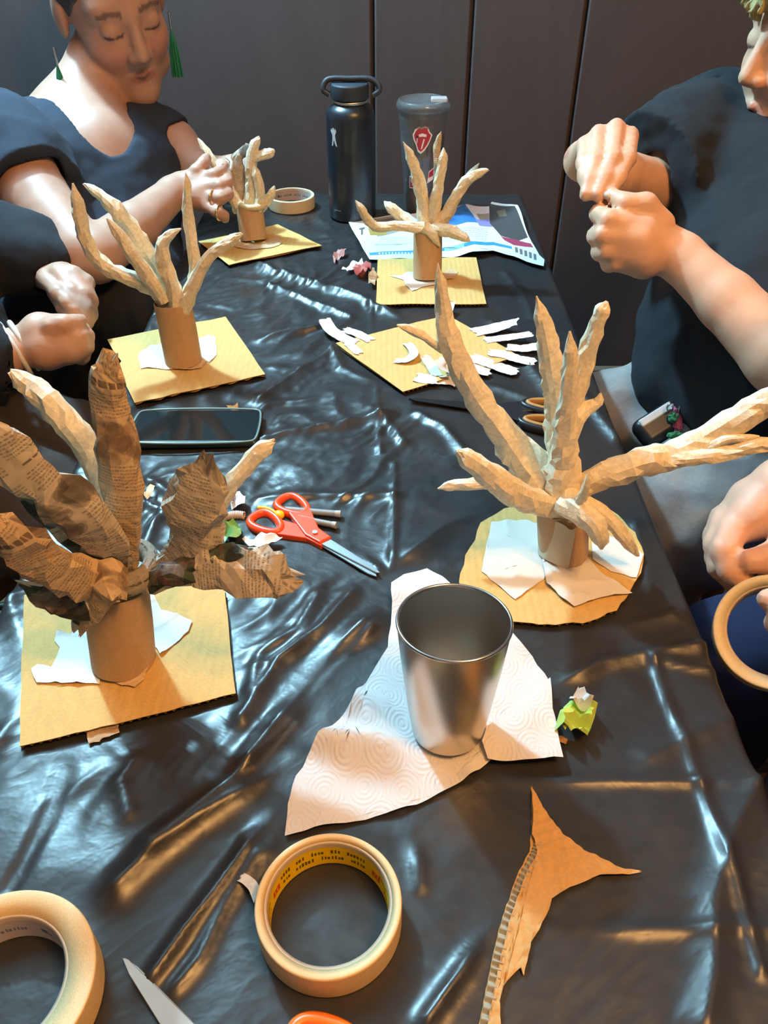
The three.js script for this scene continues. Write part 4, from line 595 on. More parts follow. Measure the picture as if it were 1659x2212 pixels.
for (const [a, b, l] of [[[610, 1100], [730, 1110], 'grey pencil lying behind the orange scissors'], [[640, 1118], [722, 1134], 'short grey pen partly under the orange scissors']]) { const p = onTable(...a, 0.008), q = onTable(...b, 0.008), t = thing('pencil', l, 'pencil', p.clone().lerp(q, 0.5)); const d = q.clone().sub(p), L = d.length(), rot = new THREE.Quaternion().setFromUnitVectors(v3(0, 1, 0), d.normalize()); t.quaternion.copy(rot); obj('shaft', new THREE.CylinderGeometry(0.0036, 0.0036, L * 0.9, 6), S(lin(0.30, 0.31, 0.33), 0.35), t); obj('end_cap', new THREE.CylinderGeometry(0.0039, 0.0036, L * 0.1, 16).translate(0, L * 0.5, 0), S(lin(0.45, 0.43, 0.42), 0.3), t); }

// ---------- smooth bodies: distance fields meshed with surface nets ----------
const smin = (a, b, k) => { const h = Math.max(k - Math.abs(a - b), 0) / k; return Math.min(a, b) - h * h * k * 0.25; };
const smax = (a, b, k) => -smin(-a, -b, k);
const cone = (a, b, ra, rb = ra, k = 0.02) => { const bx = b.x - a.x, by = b.y - a.y, bz = b.z - a.z, bb = bx * bx + by * by + bz * bz + 1e-9, ax = a.x, ay = a.y, az = a.z; return { k, f: (x, y, z) => { const px = x - ax, py = y - ay, pz = z - az, h = clamp((px * bx + py * by + pz * bz) / bb); return Math.hypot(px - bx * h, py - by * h, pz - bz * h) - lerp(ra, rb, h); }, box: [a, b, Math.max(ra, rb)] }; };
const ball = (a, r, k = 0.02) => cone(a, a, r, r, k);
// ellipsoid in a frame: centre c, axes X, Y, Z (unit vectors), radii
const ell = (c, X, Y, Z, rx, ry, rz, k = 0.02) => ({ k, f: (x, y, z) => { const px = x - c.x, py = y - c.y, pz = z - c.z, u = (px * X.x + py * X.y + pz * X.z), v = (px * Y.x + py * Y.y + pz * Y.z), w = (px * Z.x + py * Z.y + pz * Z.z); const k0 = Math.hypot(u / rx, v / ry, w / rz), k1 = Math.hypot(u / rx / rx, v / ry / ry, w / rz / rz); return k1 < 1e-6 ? -Math.min(rx, ry, rz) : k0 * (k0 - 1) / k1; }, box: [c, c, Math.max(rx, ry, rz)] });
// groups: [{ k, add: [...], cut: [...] }]; disp(x, y, z) is added to the distance
function bodyMesh(groups, cell, { disp, color, keep } = {}) {
  const lo = v3(1e9, 1e9, 1e9), hi = v3(-1e9, -1e9, -1e9);
  for (const g of groups) for (const p of g.add) { const [a, b, r] = p.box; for (const q of [a, b]) { lo.min(q.clone().subScalar(r + 4 * cell)); hi.max(q.clone().addScalar(r + 4 * cell)); } }
  const B = 8, nx = Math.ceil((hi.x - lo.x) / cell / B) * B, ny = Math.ceil((hi.y - lo.y) / cell / B) * B, nz = Math.ceil((hi.z - lo.z) / cell / B) * B;
  const val = new Float32Array(nx * ny * nz).fill(1), half = B * cell * 0.9;
  const evalG = (G, x, y, z) => { let d = 1e9; for (const g of G) { let e = 1e9; for (const p of g.add) { const q = p.f(x, y, z); e = e > 1e8 ? q : smin(e, q, p.k); } for (const p of g.cut) e = smax(e, -p.f(x, y, z), p.k); d = d > 1e8 ? e : smin(d, e, g.k); } if (disp) d += disp(x, y, z); if (keep) d = Math.max(d, keep(x, y, z)); return d; };
  const all = groups.map((g) => ({ k: g.k || 0.004, add: g.add, cut: g.cut || [] }));
  for (let bz = 0; bz < nz; bz += B) for (let by = 0; by < ny; by += B) for (let bx = 0; bx < nx; bx += B) {
    const cx = lo.x + (bx + 3.5) * cell, cy = lo.y + (by + 3.5) * cell, cz = lo.z + (bz + 3.5) * cell, d = evalG(all, cx, cy, cz);
    if (d > half * 1.3) continue;
    if (d < -half * 1.3) { for (let k = 0; k < B; k++) for (let j = 0; j < B; j++) for (let i = 0; i < B; i++) val[((bz + k) * ny + by + j) * nx + bx + i] = -1; continue; }
    const near = all.map((g) => ({ k: g.k, add: g.add.filter((p) => p.f(cx, cy, cz) < half * 2.2 + 0.035), cut: g.cut.filter((p) => p.f(cx, cy, cz) < half * 2 + 0.03) })).filter((g) => g.add.length);
    for (let k = 0; k < B; k++) for (let j = 0; j < B; j++) for (let i = 0; i < B; i++) val[((bz + k) * ny + by + j) * nx + bx + i] = near.length ? evalG(near, lo.x + (bx + i) * cell, lo.y + (by + j) * cell, lo.z + (bz + k) * cell) : 1;
  }
  const vid = new Int32Array(nx * ny * nz).fill(-1), pos = [], col = [], idx = [], at = (i, j, k) => (k * ny + j) * nx + i;
  const E = [[0, 1], [2, 3], [4, 5], [6, 7], [0, 2], [1, 3], [4, 6], [5, 7], [0, 4], [1, 5], [2, 6], [3, 7]];
  for (let k = 0; k + 1 < nz; k++) for (let j = 0; j + 1 < ny; j++) for (let i = 0; i + 1 < nx; i++) {
    const c = []; let m = 0; for (let q = 0; q < 8; q++) { const v = val[at(i + (q & 1), j + (q >> 1 & 1), k + (q >> 2))]; c.push(v); if (v < 0) m++; }
    if (m === 0 || m === 8) continue; let x = 0, y = 0, z = 0, n = 0;
    for (const [a, b] of E) if ((c[a] < 0) !== (c[b] < 0)) { const t = c[a] / (c[a] - c[b]); x += lerp(a & 1, b & 1, t); y += lerp(a >> 1 & 1, b >> 1 & 1, t); z += lerp(a >> 2, b >> 2, t); n++; }
    vid[at(i, j, k)] = pos.length / 3; pos.push(lo.x + (i + x / n) * cell, lo.y + (j + y / n) * cell, lo.z + (k + z / n) * cell);
  }
  for (let k = 1; k + 1 < nz; k++) for (let j = 1; j + 1 < ny; j++) for (let i = 1; i + 1 < nx; i++) {
    const s = val[at(i, j, k)] < 0; const quad = (a, b, c, d, f) => { if (Math.min(a, b, c, d) < 0) return; f ? idx.push(a, b, c, a, c, d) : idx.push(a, c, b, a, d, c); };
    if (s !== val[at(i + 1, j, k)] < 0) quad(vid[at(i, j - 1, k - 1)], vid[at(i, j, k - 1)], vid[at(i, j, k)], vid[at(i, j - 1, k)], s);
    if (s !== val[at(i, j + 1, k)] < 0) quad(vid[at(i - 1, j, k - 1)], vid[at(i - 1, j, k)], vid[at(i, j, k)], vid[at(i, j, k - 1)], s);
    if (s !== val[at(i, j, k + 1)] < 0) quad(vid[at(i - 1, j - 1, k)], vid[at(i, j - 1, k)], vid[at(i, j, k)], vid[at(i - 1, j, k)], s);
  }
  const g = new THREE.BufferGeometry(); g.setAttribute('position', new THREE.Float32BufferAttribute(pos, 3)); g.setIndex(idx); g.computeVertexNormals();
  const uv = []; for (let i = 0; i < pos.length; i += 3) { uv.push(pos[i] * 0.8 + pos[i + 2] * 0.6, pos[i + 1] - pos[i + 2] * 0.4); if (color) { const c = color(pos[i], pos[i + 1], pos[i + 2]); col.push(...c); } }
  g.setAttribute('uv', new THREE.Float32BufferAttribute(uv, 2)); if (color) g.setAttribute('color', new THREE.Float32BufferAttribute(col, 3)); return g;
}
const D = atDepth;
// a head in its own frame: c centre, fwd the way the face points, roll about it; s scales it
function head(c, fwd, roll = 0, s = 1) {
  const Z = fwd.clone().normalize(), X0 = v3().crossVectors(v3(0, 1, 0), Z).normalize(), Y0 = v3().crossVectors(Z, X0), X = X0.clone().multiplyScalar(Math.cos(roll)).addScaledVector(Y0, Math.sin(roll)), Y = v3().crossVectors(Z, X);
  const p = (x, y, z) => c.clone().addScaledVector(X, x * s).addScaledVector(Y, y * s).addScaledVector(Z, z * s), e = (x, y, z, a, b, d, k) => ell(p(x, y, z), X, Y, Z, a * s, b * s, d * s, k * s), t = (a, b, ra, rb, k) => cone(p(...a), p(...b), ra * s, rb * s, k * s);
  const add = [e(0, 0.035, -0.018, 0.074, 0.084, 0.093, 0.02), e(0, -0.015, 0.030, 0.061, 0.082, 0.060, 0.03), t([-0.033, -0.08, 0.036], [0.033, -0.08, 0.036], 0.03, 0.03, 0.03), t([-0.012, -0.075, 0.062], [0.012, -0.075, 0.062], 0.02, 0.02, 0.02), e(0, -0.106, 0.072, 0.025, 0.019, 0.02, 0.026), t([-0.036, -0.028, 0.058], [-0.03, -0.032, 0.062], 0.024, 0.024, 0.02), t([0.036, -0.028, 0.058], [0.03, -0.032, 0.062], 0.024, 0.024, 0.02), t([-0.042, 0.032, 0.066], [0.042, 0.032, 0.066], 0.014, 0.014, 0.016),
    t([0, 0.022, 0.084], [0, -0.026, 0.1045], 0.0075, 0.0108, 0.01), t([-0.011, -0.031, 0.096], [0.011, -0.031, 0.096], 0.009, 0.009, 0.006), e(-0.078, -0.004, -0.008, 0.009, 0.033, 0.02, 0.008), e(0.078, -0.004, -0.008, 0.009, 0.033, 0.02, 0.008)];
  const cut = [e(-0.031, 0.006, 0.097, 0.019, 0.011, 0.014, 0.01), e(0.031, 0.006, 0.097, 0.019, 0.011, 0.014, 0.01)];
  const late = [t([-0.02, -0.066, 0.079], [0, -0.063, 0.0875], 0.005, 0.006, 0.006), t([0.02, -0.066, 0.079], [0, -0.063, 0.0875], 0.005, 0.006, 0.006), t([-0.016, -0.0725, 0.079], [0.016, -0.0725, 0.079], 0.0072, 0.0072, 0.006), e(-0.031, 0.005, 0.076, 0.0155, 0.0145, 0.012, 0.004), e(0.031, 0.005, 0.076, 0.0155, 0.0145, 0.012, 0.004)];
  const cut2 = [t([-0.022, -0.0685, 0.089], [0.022, -0.0685, 0.089], 0.0016, 0.0016, 0.003), t([-0.007, -0.0395, 0.1], [-0.007, -0.036, 0.098], 0.0035, 0.0035, 0.003), t([0.007, -0.0395, 0.1], [0.007, -0.036, 0.098], 0.0035, 0.0035, 0.003)];
  const loc = (x, y, z) => { const q = v3(x, y, z).sub(c).divideScalar(s); return [q.dot(X), q.dot(Y), q.dot(Z)]; };
  return { p, X, Y, Z, loc, s, face: { k: 0.012, add, cut }, features: { k: 0.004, add: late, cut: cut2 } };
}
const paint = (base, h, o = {}) => (x, y, z) => {
  const n = 0.06 * N3(x * 30, y * 30, z * 30) + 0.03 * N3(x * 90, y * 90, z * 90); let [r, g, b] = base; r *= 1 + n; g *= 1 + n * 1.1; b *= 1 + n * 1.1;
  if (h) { const [u, v, w] = h.loc(x, y, z);
    if (w > 0.05 && v < -0.058 && v > -0.0795 && Math.abs(u) < 0.022 * (1 - (v + 0.0685) ** 2 / 0.00013)) { r *= 0.85; g *= 0.64; b *= 0.66; }
    if (w > 0.05) { const au = Math.abs(u); if (au > 0.014 && au < 0.05 && Math.abs(v - 0.03 + 8 * (au - 0.032) ** 2) < 0.0042) { r *= o.brow ?? 0.35; g *= o.brow ?? 0.33; b *= o.brow ?? 0.33; }
      if (au > 0.017 && au < 0.045 && Math.abs(v + 0.002 - 12 * (au - 0.031) ** 2) < 0.0022) { r *= 0.22; g *= 0.2; b *= 0.22; }
      if (Math.hypot(au - 0.04, v + 0.03) < 0.022) { r *= 1.05; g *= 0.92; b *= 0.92; } } }
  return [r, g, b];
};
const finger = (pts, r0, r1, k = 0.006) => ({ k: 0.0026, add: pts.slice(1).map((q, i) => cone(D(...pts[i]), D(...q), lerp(r0, r1, i / (pts.length - 1)), lerp(r0, r1, (i + 1) / (pts.length - 1)), k)) });
const mitt = (pts) => limb(pts.map(([x, y, q, r]) => [x, y, q, r * 0.84]), 0.006);
const limb = (pts, k = 0.009) => pts.slice(1).map((q, i) => cone(D(...pts[i].slice(0, 3)), D(...q.slice(0, 3)), pts[i][3], q[3], k));
const folds = (a, f, s, dir = v3(0, 1, 0)) => (x, y, z) => a * N3(x * f + s, y * f, z * f) + a * 0.9 * (Math.abs(N3(x * f * 0.7 + s, (y + (x + z) * 0.5) * f * 1.6, z * f * 0.7)) - 0.35) + a * 0.25 * N3(x * f * 3, y * f * 3, z * f * 3);
const away = (list, r) => list.map((p) => ({ k: 0.004, f: (x, y, z) => p.f(x, y, z) - r }));
function stool(label, x, z, h) {
  const t = thing('stool', label, 'stool', v3(x, 0, z));
  obj('seat', lathe([[0.001, h - 0.035], [0.13, h - 0.035], [0.142, h - 0.025], [0.142, h - 0.01], [0.132, h], [0.001, h]], 40), M.wood, t);
  for (let k = 0; k < 4; k++) { const a = k * 1.5708 + 0.785, c = Math.cos(a), s = Math.sin(a); obj('leg', tube([v3(c * 0.12, h - 0.03, s * 0.12), v3(c * 0.15, h / 2, s * 0.15), v3(c * 0.18, 0.004, s * 0.18)], 0.014, 6, 10), M.wood, t); }
  obj('foot_ring', new THREE.TorusGeometry(0.157, 0.008, 8, 40).rotateX(Math.PI / 2).translate(0, h * 0.4, 0), M.blackMetal, t);
}
function person(label, base, parts) {
  const t = thing('person', label, 'person', base);
  for (const [n, g, m, l] of parts) { const o = put(n, g, m, t); if (l) o.userData.label = l; } return t;
}
const W3 = (x, y, z) => v3(x, TY + y, z);      // metres, height over the table top

// ---------- woman in the dark v-neck tee ----------
{
  const hc = D(238, 6, 1.41), fwd = v3(0.52, -0.33, 0.74), h = head(hc, fwd, 0.16, 1.14), skin = [0.44, 0.245, 0.175];
  const shR = [12, 300, 1.31], shL = [318, 300, 1.53], armR = limb([[...shR, 0.056], [80, 430, 1.27, 0.05], [178, 548, 1.225, 0.042], [205, 552, 1.225, 0.04], [290, 490, 1.30, 0.037], [372, 418, 1.375, 0.0265], [392, 405, 1.385, 0.026]]);
  const armL = limb([[...shL, 0.054], [372, 318, 1.54, 0.05], [430, 372, 1.52, 0.04], [470, 380, 1.49, 0.032], [505, 366, 1.46, 0.026]]);
  const torso = [cone(D(60, 312, 1.42), D(290, 305, 1.55), 0.055, 0.058, 0.05), cone(D(130, 390, 1.43), D(255, 390, 1.50), 0.108, 0.108, 0.06), cone(D(165, 560, 1.44), D(235, 560, 1.48), 0.115, 0.115, 0.08), cone(D(170, 700, 1.40), D(240, 700, 1.44), 0.125, 0.125, 0.08)];
  const neck = [cone(h.p(0, -0.05, -0.025), D(165, 262, 1.455), 0.05, 0.06, 0.04), cone(D(165, 262, 1.455), D(215, 300, 1.42), 0.07, 0.05, 0.04)];
  const palm = mitt([[385, 410, 1.385, 0.026], [412, 398, 1.385, 0.026], [442, 392, 1.38, 0.018]]).concat(mitt([[392, 415, 1.385, 0.026], [425, 425, 1.38, 0.026], [448, 440, 1.375, 0.019]]), mitt([[400, 400, 1.385, 0.022], [440, 412, 1.375, 0.02]]));
  const fingers = [finger([[438, 384, 1.378], [462, 378, 1.372], [478, 368, 1.38], [484, 356, 1.39]], 0.0105, 0.0085), finger([[444, 402, 1.372], [474, 402, 1.365], [490, 394, 1.375], [492, 380, 1.388]], 0.011, 0.009), finger([[448, 424, 1.37], [476, 428, 1.36], [492, 420, 1.37], [492, 406, 1.385]], 0.0108, 0.0088), finger([[448, 446, 1.37], [470, 458, 1.362], [483, 466, 1.37], [486, 472, 1.385]], 0.0098, 0.008), finger([[402, 392, 1.38], [424, 370, 1.375], [440, 352, 1.38], [446, 342, 1.385]], 0.012, 0.0088)];
  const hand2 = mitt([[500, 368, 1.46, 0.026], [522, 372, 1.45, 0.024]]), f2 = [finger([[520, 362, 1.45], [535, 352, 1.44], [540, 342, 1.44]], 0.009, 0.008), finger([[522, 374, 1.448], [536, 372, 1.44], [540, 362, 1.44]], 0.009, 0.008), finger([[520, 386, 1.45], [532, 388, 1.445], [536, 380, 1.445]], 0.009, 0.008)];
  const body = bodyMesh([{ k: 0.01, add: [...torso.slice(0, 3), ...neck, ...armR, ...armL, ...palm, ...hand2] }, h.face, h.features, ...fingers, ...f2], 0.004, { color: paint(skin, h, { brow: 0.4 }) });
  const grow = (l, r) => l.map((p) => ({ ...p, f: (x, y, z) => p.f(x, y, z) - r, box: [p.box[0], p.box[1], p.box[2] + r] }));
  const slv = limb([[...shR, 0.072], [40, 352, 1.295, 0.074], [70, 398, 1.28, 0.073]], 0.03).concat(limb([[...shL, 0.064], [352, 312, 1.54, 0.064]], 0.03));
  const vneck = [cone(D(168, 195, 1.44), D(228, 268, 1.37), 0.085, 0.05, 0.004), cone(D(228, 268, 1.37), D(250, 335, 1.36), 0.05, 0.004, 0.004)];
  const cutR = D(78, 410, 1.28), nR = D(178, 548, 1.225).sub(D(...shR)).normalize(), cutL = D(366, 312, 1.54), nL = v3(0.75, -0.5, 0.25).normalize();
  const cutter = (o, n, r) => ({ k: 0.004, f: (x, y, z) => Math.max(-((x - o.x) * n.x + (y - o.y) * n.y + (z - o.z) * n.z), Math.hypot(x - o.x, y - o.y, z - o.z) - r) });
  const shirt = bodyMesh([{ k: 0.01, add: grow(torso, 0.012), cut: vneck }, { k: 0.02, add: slv, cut: [...vneck, cutter(cutR, nR, 0.16), cutter(cutL, nL, 0.12), ...away(armR.slice(0, 3), 0.004), ...away(armL.slice(0, 2), 0.004)] }], 0.0055, { disp: folds(0.004, 11, 3) });
  const hairAdd = [ell(h.p(0, 0.04, -0.024), h.X, h.Y, h.Z, 0.084 * h.s, 0.09 * h.s, 0.098 * h.s), ball(h.p(0, 0.03, -0.125), 0.045, 0.03)];
  const hair = bodyMesh([{ k: 0.01, add: hairAdd }], 0.004, { disp: (x, y, z) => { const [u, v, w] = h.loc(x, y, z); return 0.0025 * N3(u * 120, v * 25, w * 40); }, keep: (x, y, z) => { const [u, v, w] = h.loc(x, y, z); return -(v * 0.66 - w * 0.75 - 0.006 + 0.32 * Math.max(0, Math.abs(u) - 0.02)) * h.s; } });
  const legs = bodyMesh([{ k: 0.01, add: limb([[180, 740, 1.42, 0.13], [260, 700, 1.36, 0.1]], 0.05).concat([cone(W3(-0.62, -0.24, -1.42), W3(-0.28, -0.25, -1.36), 0.1, 0.075, 0.05), cone(W3(-0.62, -0.24, -1.6), W3(-0.28, -0.25, -1.58), 0.1, 0.075, 0.05), cone(W3(-0.28, -0.25, -1.36), W3(-0.24, -0.68, -1.36), 0.07, 0.05, 0.03), cone(W3(-0.28, -0.25, -1.58), W3(-0.24, -0.68, -1.58), 0.07, 0.05, 0.03), cone(W3(-0.24, -0.69, -1.36), W3(-0.12, -0.7, -1.36), 0.042, 0.035, 0.03), cone(W3(-0.24, -0.69, -1.58), W3(-0.12, -0.7, -1.58), 0.042, 0.035, 0.03)]) }], 0.009, { disp: folds(0.005, 9, 8) });
  const t = person('woman with green tassel earrings wearing a dark v-neck tee', v3(-0.6, 0, -1.5), [['body', body, M.skin, 'skin of face, neck, arms and hands'], ['shirt', shirt, M.navy, 'dark navy short sleeved v-neck tee'], ['hair', hair, M.hairDark, 'dark hair drawn back'], ['trousers', legs, M.darkCloth]]);
  for (const sx of [-1, 1]) {
    const A = h.p(sx * 0.086, -0.034, 0.002).add(v3(0.004, 0, sx < 0 ? 0.065 : 0)), B = A.clone().add(v3(0, -0.092, 0)), er = sub('earring', t), top = A.clone().lerp(B, 0.3).setX(A.x);
    put('silver_hook', tube([A, A.clone().lerp(top, 0.5), top], 0.0022, 8, 6), S(lin(0.8, 0.8, 0.8), 0.25, { metalness: 1 }), er);
    const L = top.y - B.y, tas = []; for (let k = 0; k < 26; k++) { const q = k * 2.4, r = 0.011 * Math.sqrt((k + 0.5) / 26); tas.push(tube([top.clone(), top.clone().add(v3(r * 0.6 * Math.cos(q), -L * 0.4, r * 0.6 * Math.sin(q))), top.clone().add(v3(r * Math.cos(q), -L * 1.2, r * Math.sin(q)))], 0.0017, 5, 5)); }
    put('green_tassel', tas, S(lin(0.01, 0.20, 0.11), 0.7), er);
  }
  for (const [x, y, d, m] of [[460, 427, 1.363, lin(0.85, 0.55, 0.25)], [474, 460, 1.362, lin(0.85, 0.6, 0.3)]]) { const c = D(x, y, d); put('ring', new THREE.TorusGeometry(0.0112, 0.0018, 8, 24).rotateY(1.2).translate(c.x, c.y, c.z), S(m, 0.2, { metalness: 1 }), t); }
  stool('round wooden stool under the woman with green earrings', -0.64, -1.53, 0.36);
  // bit of tape she is tearing
  const st = thing('tape_piece', 'torn white tape piece held by the woman beside the small tree', 'tape piece', D(476, 360, 1.39));
  const q = [[468, 344], [480, 343], [479, 360], [474, 374], [466, 370]].map(([x, y]) => D(x, y, 1.372)); const g = new THREE.BufferGeometry(); g.setAttribute('position', new THREE.Float32BufferAttribute(q.flatMap((p) => p.toArray()), 3)); g.setAttribute('uv', new THREE.Float32BufferAttribute([0, 0, .01, 0, .01, .01, .005, .02, 0, .02], 2)); g.setIndex([0, 1, 2, 0, 2, 3, 0, 3, 4]); g.computeVertexNormals(); put('strip', g, M.tapeWhite, st);
  put('curled_end', tube([D(490, 340, 1.41), D(500, 350, 1.40), D(499, 364, 1.40), D(492, 374, 1.40)], 0.0028, 16, 6), M.tapeWhite, st);
}
// ---------- blond man in the black tee ----------
{
  const hc = D(1786, 84, 1.09), h = head(hc, v3(-0.88, -0.10, 0.24), -0.04, 1.08), skin = [0.66, 0.38, 0.25];
  const shF = [1545, 262, 1.24], shN = [1910, 450, 1.06];
  const armF = limb([[...shF, 0.058], [1480, 332, 1.225, 0.046], [1412, 404, 1.215, 0.038], [1330, 375, 1.14, 0.034], [1262, 348, 1.085, 0.027]]);
  const armN = limb([[...shN, 0.058], [1850, 680, 0.95, 0.05], [1790, 880, 0.92, 0.042], [1690, 770, 0.94, 0.042], [1570, 650, 0.97, 0.034], [1470, 556, 0.995, 0.0285], [1440, 535, 1.0, 0.0275]]);
  const palmF = mitt([[1258, 345, 1.085, 0.027], [1266, 318, 1.05, 0.017]]).concat(mitt([[1262, 345, 1.085, 0.026], [1294, 296, 1.04, 0.015]]), mitt([[1270, 345, 1.085, 0.026], [1330, 284, 1.035, 0.015]]), mitt([[1280, 345, 1.085, 0.026], [1358, 298, 1.035, 0.0145]]));
  const fF = [finger([[1264, 312, 1.045], [1262, 352, 1.02], [1264, 382, 1.01], [1268, 402, 1.005]], 0.0105, 0.0085), finger([[1294, 288, 1.04], [1287, 348, 1.01], [1274, 390, 1.0], [1266, 420, 0.995]], 0.0115, 0.0085), finger([[1331, 276, 1.035], [1323, 344, 1.005], [1306, 386, 0.995], [1291, 420, 0.99]], 0.0118, 0.0088), finger([[1361, 292, 1.035], [1356, 342, 1.01], [1336, 382, 0.998], [1317, 414, 0.992]], 0.0112, 0.0086), finger([[1275, 350, 1.08], [1300, 385, 1.04], [1312, 415, 1.015]], 0.013, 0.0095)];
  const palmN = mitt([[1445, 538, 1.0, 0.028], [1390, 498, 0.985, 0.026], [1318, 476, 0.975, 0.0165]]).concat(mitt([[1445, 540, 1.0, 0.028], [1380, 520, 0.985, 0.028], [1306, 508, 0.98, 0.0165]]), mitt([[1445, 542, 1.0, 0.028], [1385, 548, 0.99, 0.026], [1314, 540, 0.99, 0.0155]]), mitt([[1445, 545, 1.0, 0.027], [1390, 565, 1.0, 0.024], [1334, 566, 1.0, 0.0145]]));
  const fN = [finger([[1314, 474, 0.972], [1294, 462, 1.0], [1306, 446, 1.02], [1326, 440, 1.02]], 0.0118, 0.0095), finger([[1302, 508, 0.977], [1288, 510, 1.01], [1304, 500, 1.035], [1330, 494, 1.03]], 0.0118, 0.0095), finger([[1310, 542, 0.985], [1296, 544, 1.015], [1312, 534, 1.04], [1336, 528, 1.035]], 0.0112, 0.0092), finger([[1330, 568, 0.996], [1316, 570, 1.02], [1330, 560, 1.04], [1350, 552, 1.035]], 0.0105, 0.009), finger([[1432, 482, 0.985], [1394, 442, 0.975], [1352, 440, 0.975], [1325, 424, 0.985]], 0.0145, 0.0092, 0.01)];
  const torso = [cone(D(1590, 290, 1.24), D(1900, 440, 1.10), 0.06, 0.065, 0.05), cone(D(1640, 430, 1.20), D(1800, 490, 1.10), 0.1, 0.1, 0.06), cone(D(1600, 640, 1.17), D(1690, 660, 1.08), 0.105, 0.105, 0.08), cone(D(1565, 800, 1.15), D(1680, 830, 1.08), 0.105, 0.11, 0.08)];
  const neck = [cone(h.p(0, -0.05, -0.03), D(1740, 330, 1.15), 0.056, 0.062, 0.04)];
  const body = bodyMesh([{ k: 0.008, add: [...torso.slice(0, 3), ...neck, ...armF, ...armN, ...palmF, ...palmN] }, h.face, h.features, ...fF, ...fN], 0.004, { color: paint(skin, h, { brow: 0.75 }) });
  const grow = (l, r) => l.map((p) => ({ ...p, f: (x, y, z) => p.f(x, y, z) - r, box: [p.box[0], p.box[1], p.box[2] + r] }));
  const slv = limb([[...shF, 0.072], [1480, 322, 1.215, 0.08], [1424, 376, 1.2, 0.084], [1385, 394, 1.19, 0.086]], 0.03).concat(limb([[...shN, 0.075], [1866, 560, 0.985, 0.075]], 0.03));
  const cutter = (o, n, r) => ({ k: 0.004, f: (x, y, z) => Math.max(-((x - o.x) * n.x + (y - o.y) * n.y + (z - o.z) * n.z), Math.hypot(x - o.x, y - o.y, z - o.z) - r) });
  const cF = D(1400, 372, 1.2), nF = D(1378, 382, 1.19).sub(D(1425, 362, 1.2)).normalize(), cN = D(1866, 580, 0.98), nN = D(1790, 880, 0.92).sub(D(...shN)).normalize();
  const shirt = bodyMesh([{ k: 0.01, add: grow(torso, 0.018), cut: away(neck, 0.006) }, { k: 0.02, add: slv, cut: [cutter(cF, nF, 0.2), cutter(cN, nN, 0.16), ...away(armF.slice(0, 3), 0.006), ...away(armN.slice(0, 2), 0.006)] }], 0.0055, { disp: folds(0.005, 9, 5) });
  const hairAdd = [ell(h.p(0, 0.05, -0.022), h.X, h.Y, h.Z, 0.09, 0.092, 0.104), ell(h.p(0, 0.075, 0.055), h.X, h.Y, h.Z, 0.07, 0.035, 0.05)];
  const tufts = []; const r = R(77); for (let k = 0; k < 70; k++) { const u = (r() - 0.5) * 0.14, a = h.p(u, 0.075 + r() * 0.03, 0.075 + r() * 0.02 - Math.abs(u) * 0.4), b = h.p(u + (r() - 0.5) * 0.04, 0.030 + r() * 0.03, 0.100 + r() * 0.012 - Math.abs(u) * 0.4); tufts.push(cone(a, b, 0.006, 0.0012, 0.006)); }
  const hair = bodyMesh([{ k: 0.01, add: hairAdd }, { k: 0.004, add: tufts }], 0.0034, { disp: (x, y, z) => { const [u, v, w] = h.loc(x, y, z); return 0.004 * N3(u * 90, v * 40, w * 40) + 0.002 * N3(u * 220, v * 60, w * 60); }, keep: (x, y, z) => { const [u, v, w] = h.loc(x, y, z); return -(v * 0.8 - Math.max(-0.2, w) * 0.42 + 0.016); } });
  const kN = [cone(D(1700, 1010, 1.10), D(1480, 1122, 1.07), 0.105, 0.092, 0.05), cone(D(1480, 1122, 1.07), D(1412, 1160, 1.08), 0.092, 0.07, 0.05)], kF = [cone(D(1640, 870, 1.2), D(1430, 900, 1.24), 0.1, 0.088, 0.05), cone(D(1430, 900, 1.24), D(1316, 902, 1.26), 0.088, 0.066, 0.05)];
  const kneeN = D(1412, 1160, 1.08), kneeF = D(1316, 902, 1.26);
  const shin = (k) => [cone(k, v3(k.x + 0.03, 0.1, k.z), 0.066, 0.05, 0.03)], foot = (k) => [cone(v3(k.x + 0.05, 0.045, k.z), v3(k.x - 0.1, 0.04, k.z), 0.044, 0.036, 0.03)];
  const jeans = bodyMesh([{ k: 0.01, add: [cone(D(1600, 880, 1.17), D(1700, 920, 1.12), 0.11, 0.11, 0.05), ...kN, ...kF, ...shin(kneeN), ...shin(kneeF)] }], 0.008, { disp: folds(0.0065, 11, 2) });
  const shoes = bodyMesh([{ k: 0.01, add: [...foot(kneeN), ...foot(kneeF)] }], 0.008);
  person('blond man in a black tee and washed jeans working with both hands', v3(0.6, 0, -1.05), [['body', body, M.skin, 'skin of face, neck, arms and hands'], ['shirt', shirt, M.tee, 'black short sleeved tee'], ['hair', hair, M.hairBlond, 'short tousled blond hair'], ['jeans', jeans, M.denim, 'light washed grey blue jeans'], ['shoes', shoes, M.darkCloth]]);
  stool('round wooden stool under the blond man', 0.62, -1.02, 0.47);
  // pinched bit of tape
  const st = thing('tape_piece', 'tiny tape piece pinched between the blond man\'s fingers', 'tape piece', D(1314, 422, 0.985)); put('strip', tube([D(1308, 418, 0.984), D(1314, 423, 0.982), D(1322, 428, 0.984)], 0.004, 10, 6), M.tapeWhite, st);
  // key case and strap in his lap
  const e = D(1425, 918, 1.10), kc = thing('key_case', 'black earbud case with a silver lid stripe on the man\'s lap', 'case', e);
  kc.quaternion.setFromEuler(new THREE.Euler(0.55, 0.55, 0.12));
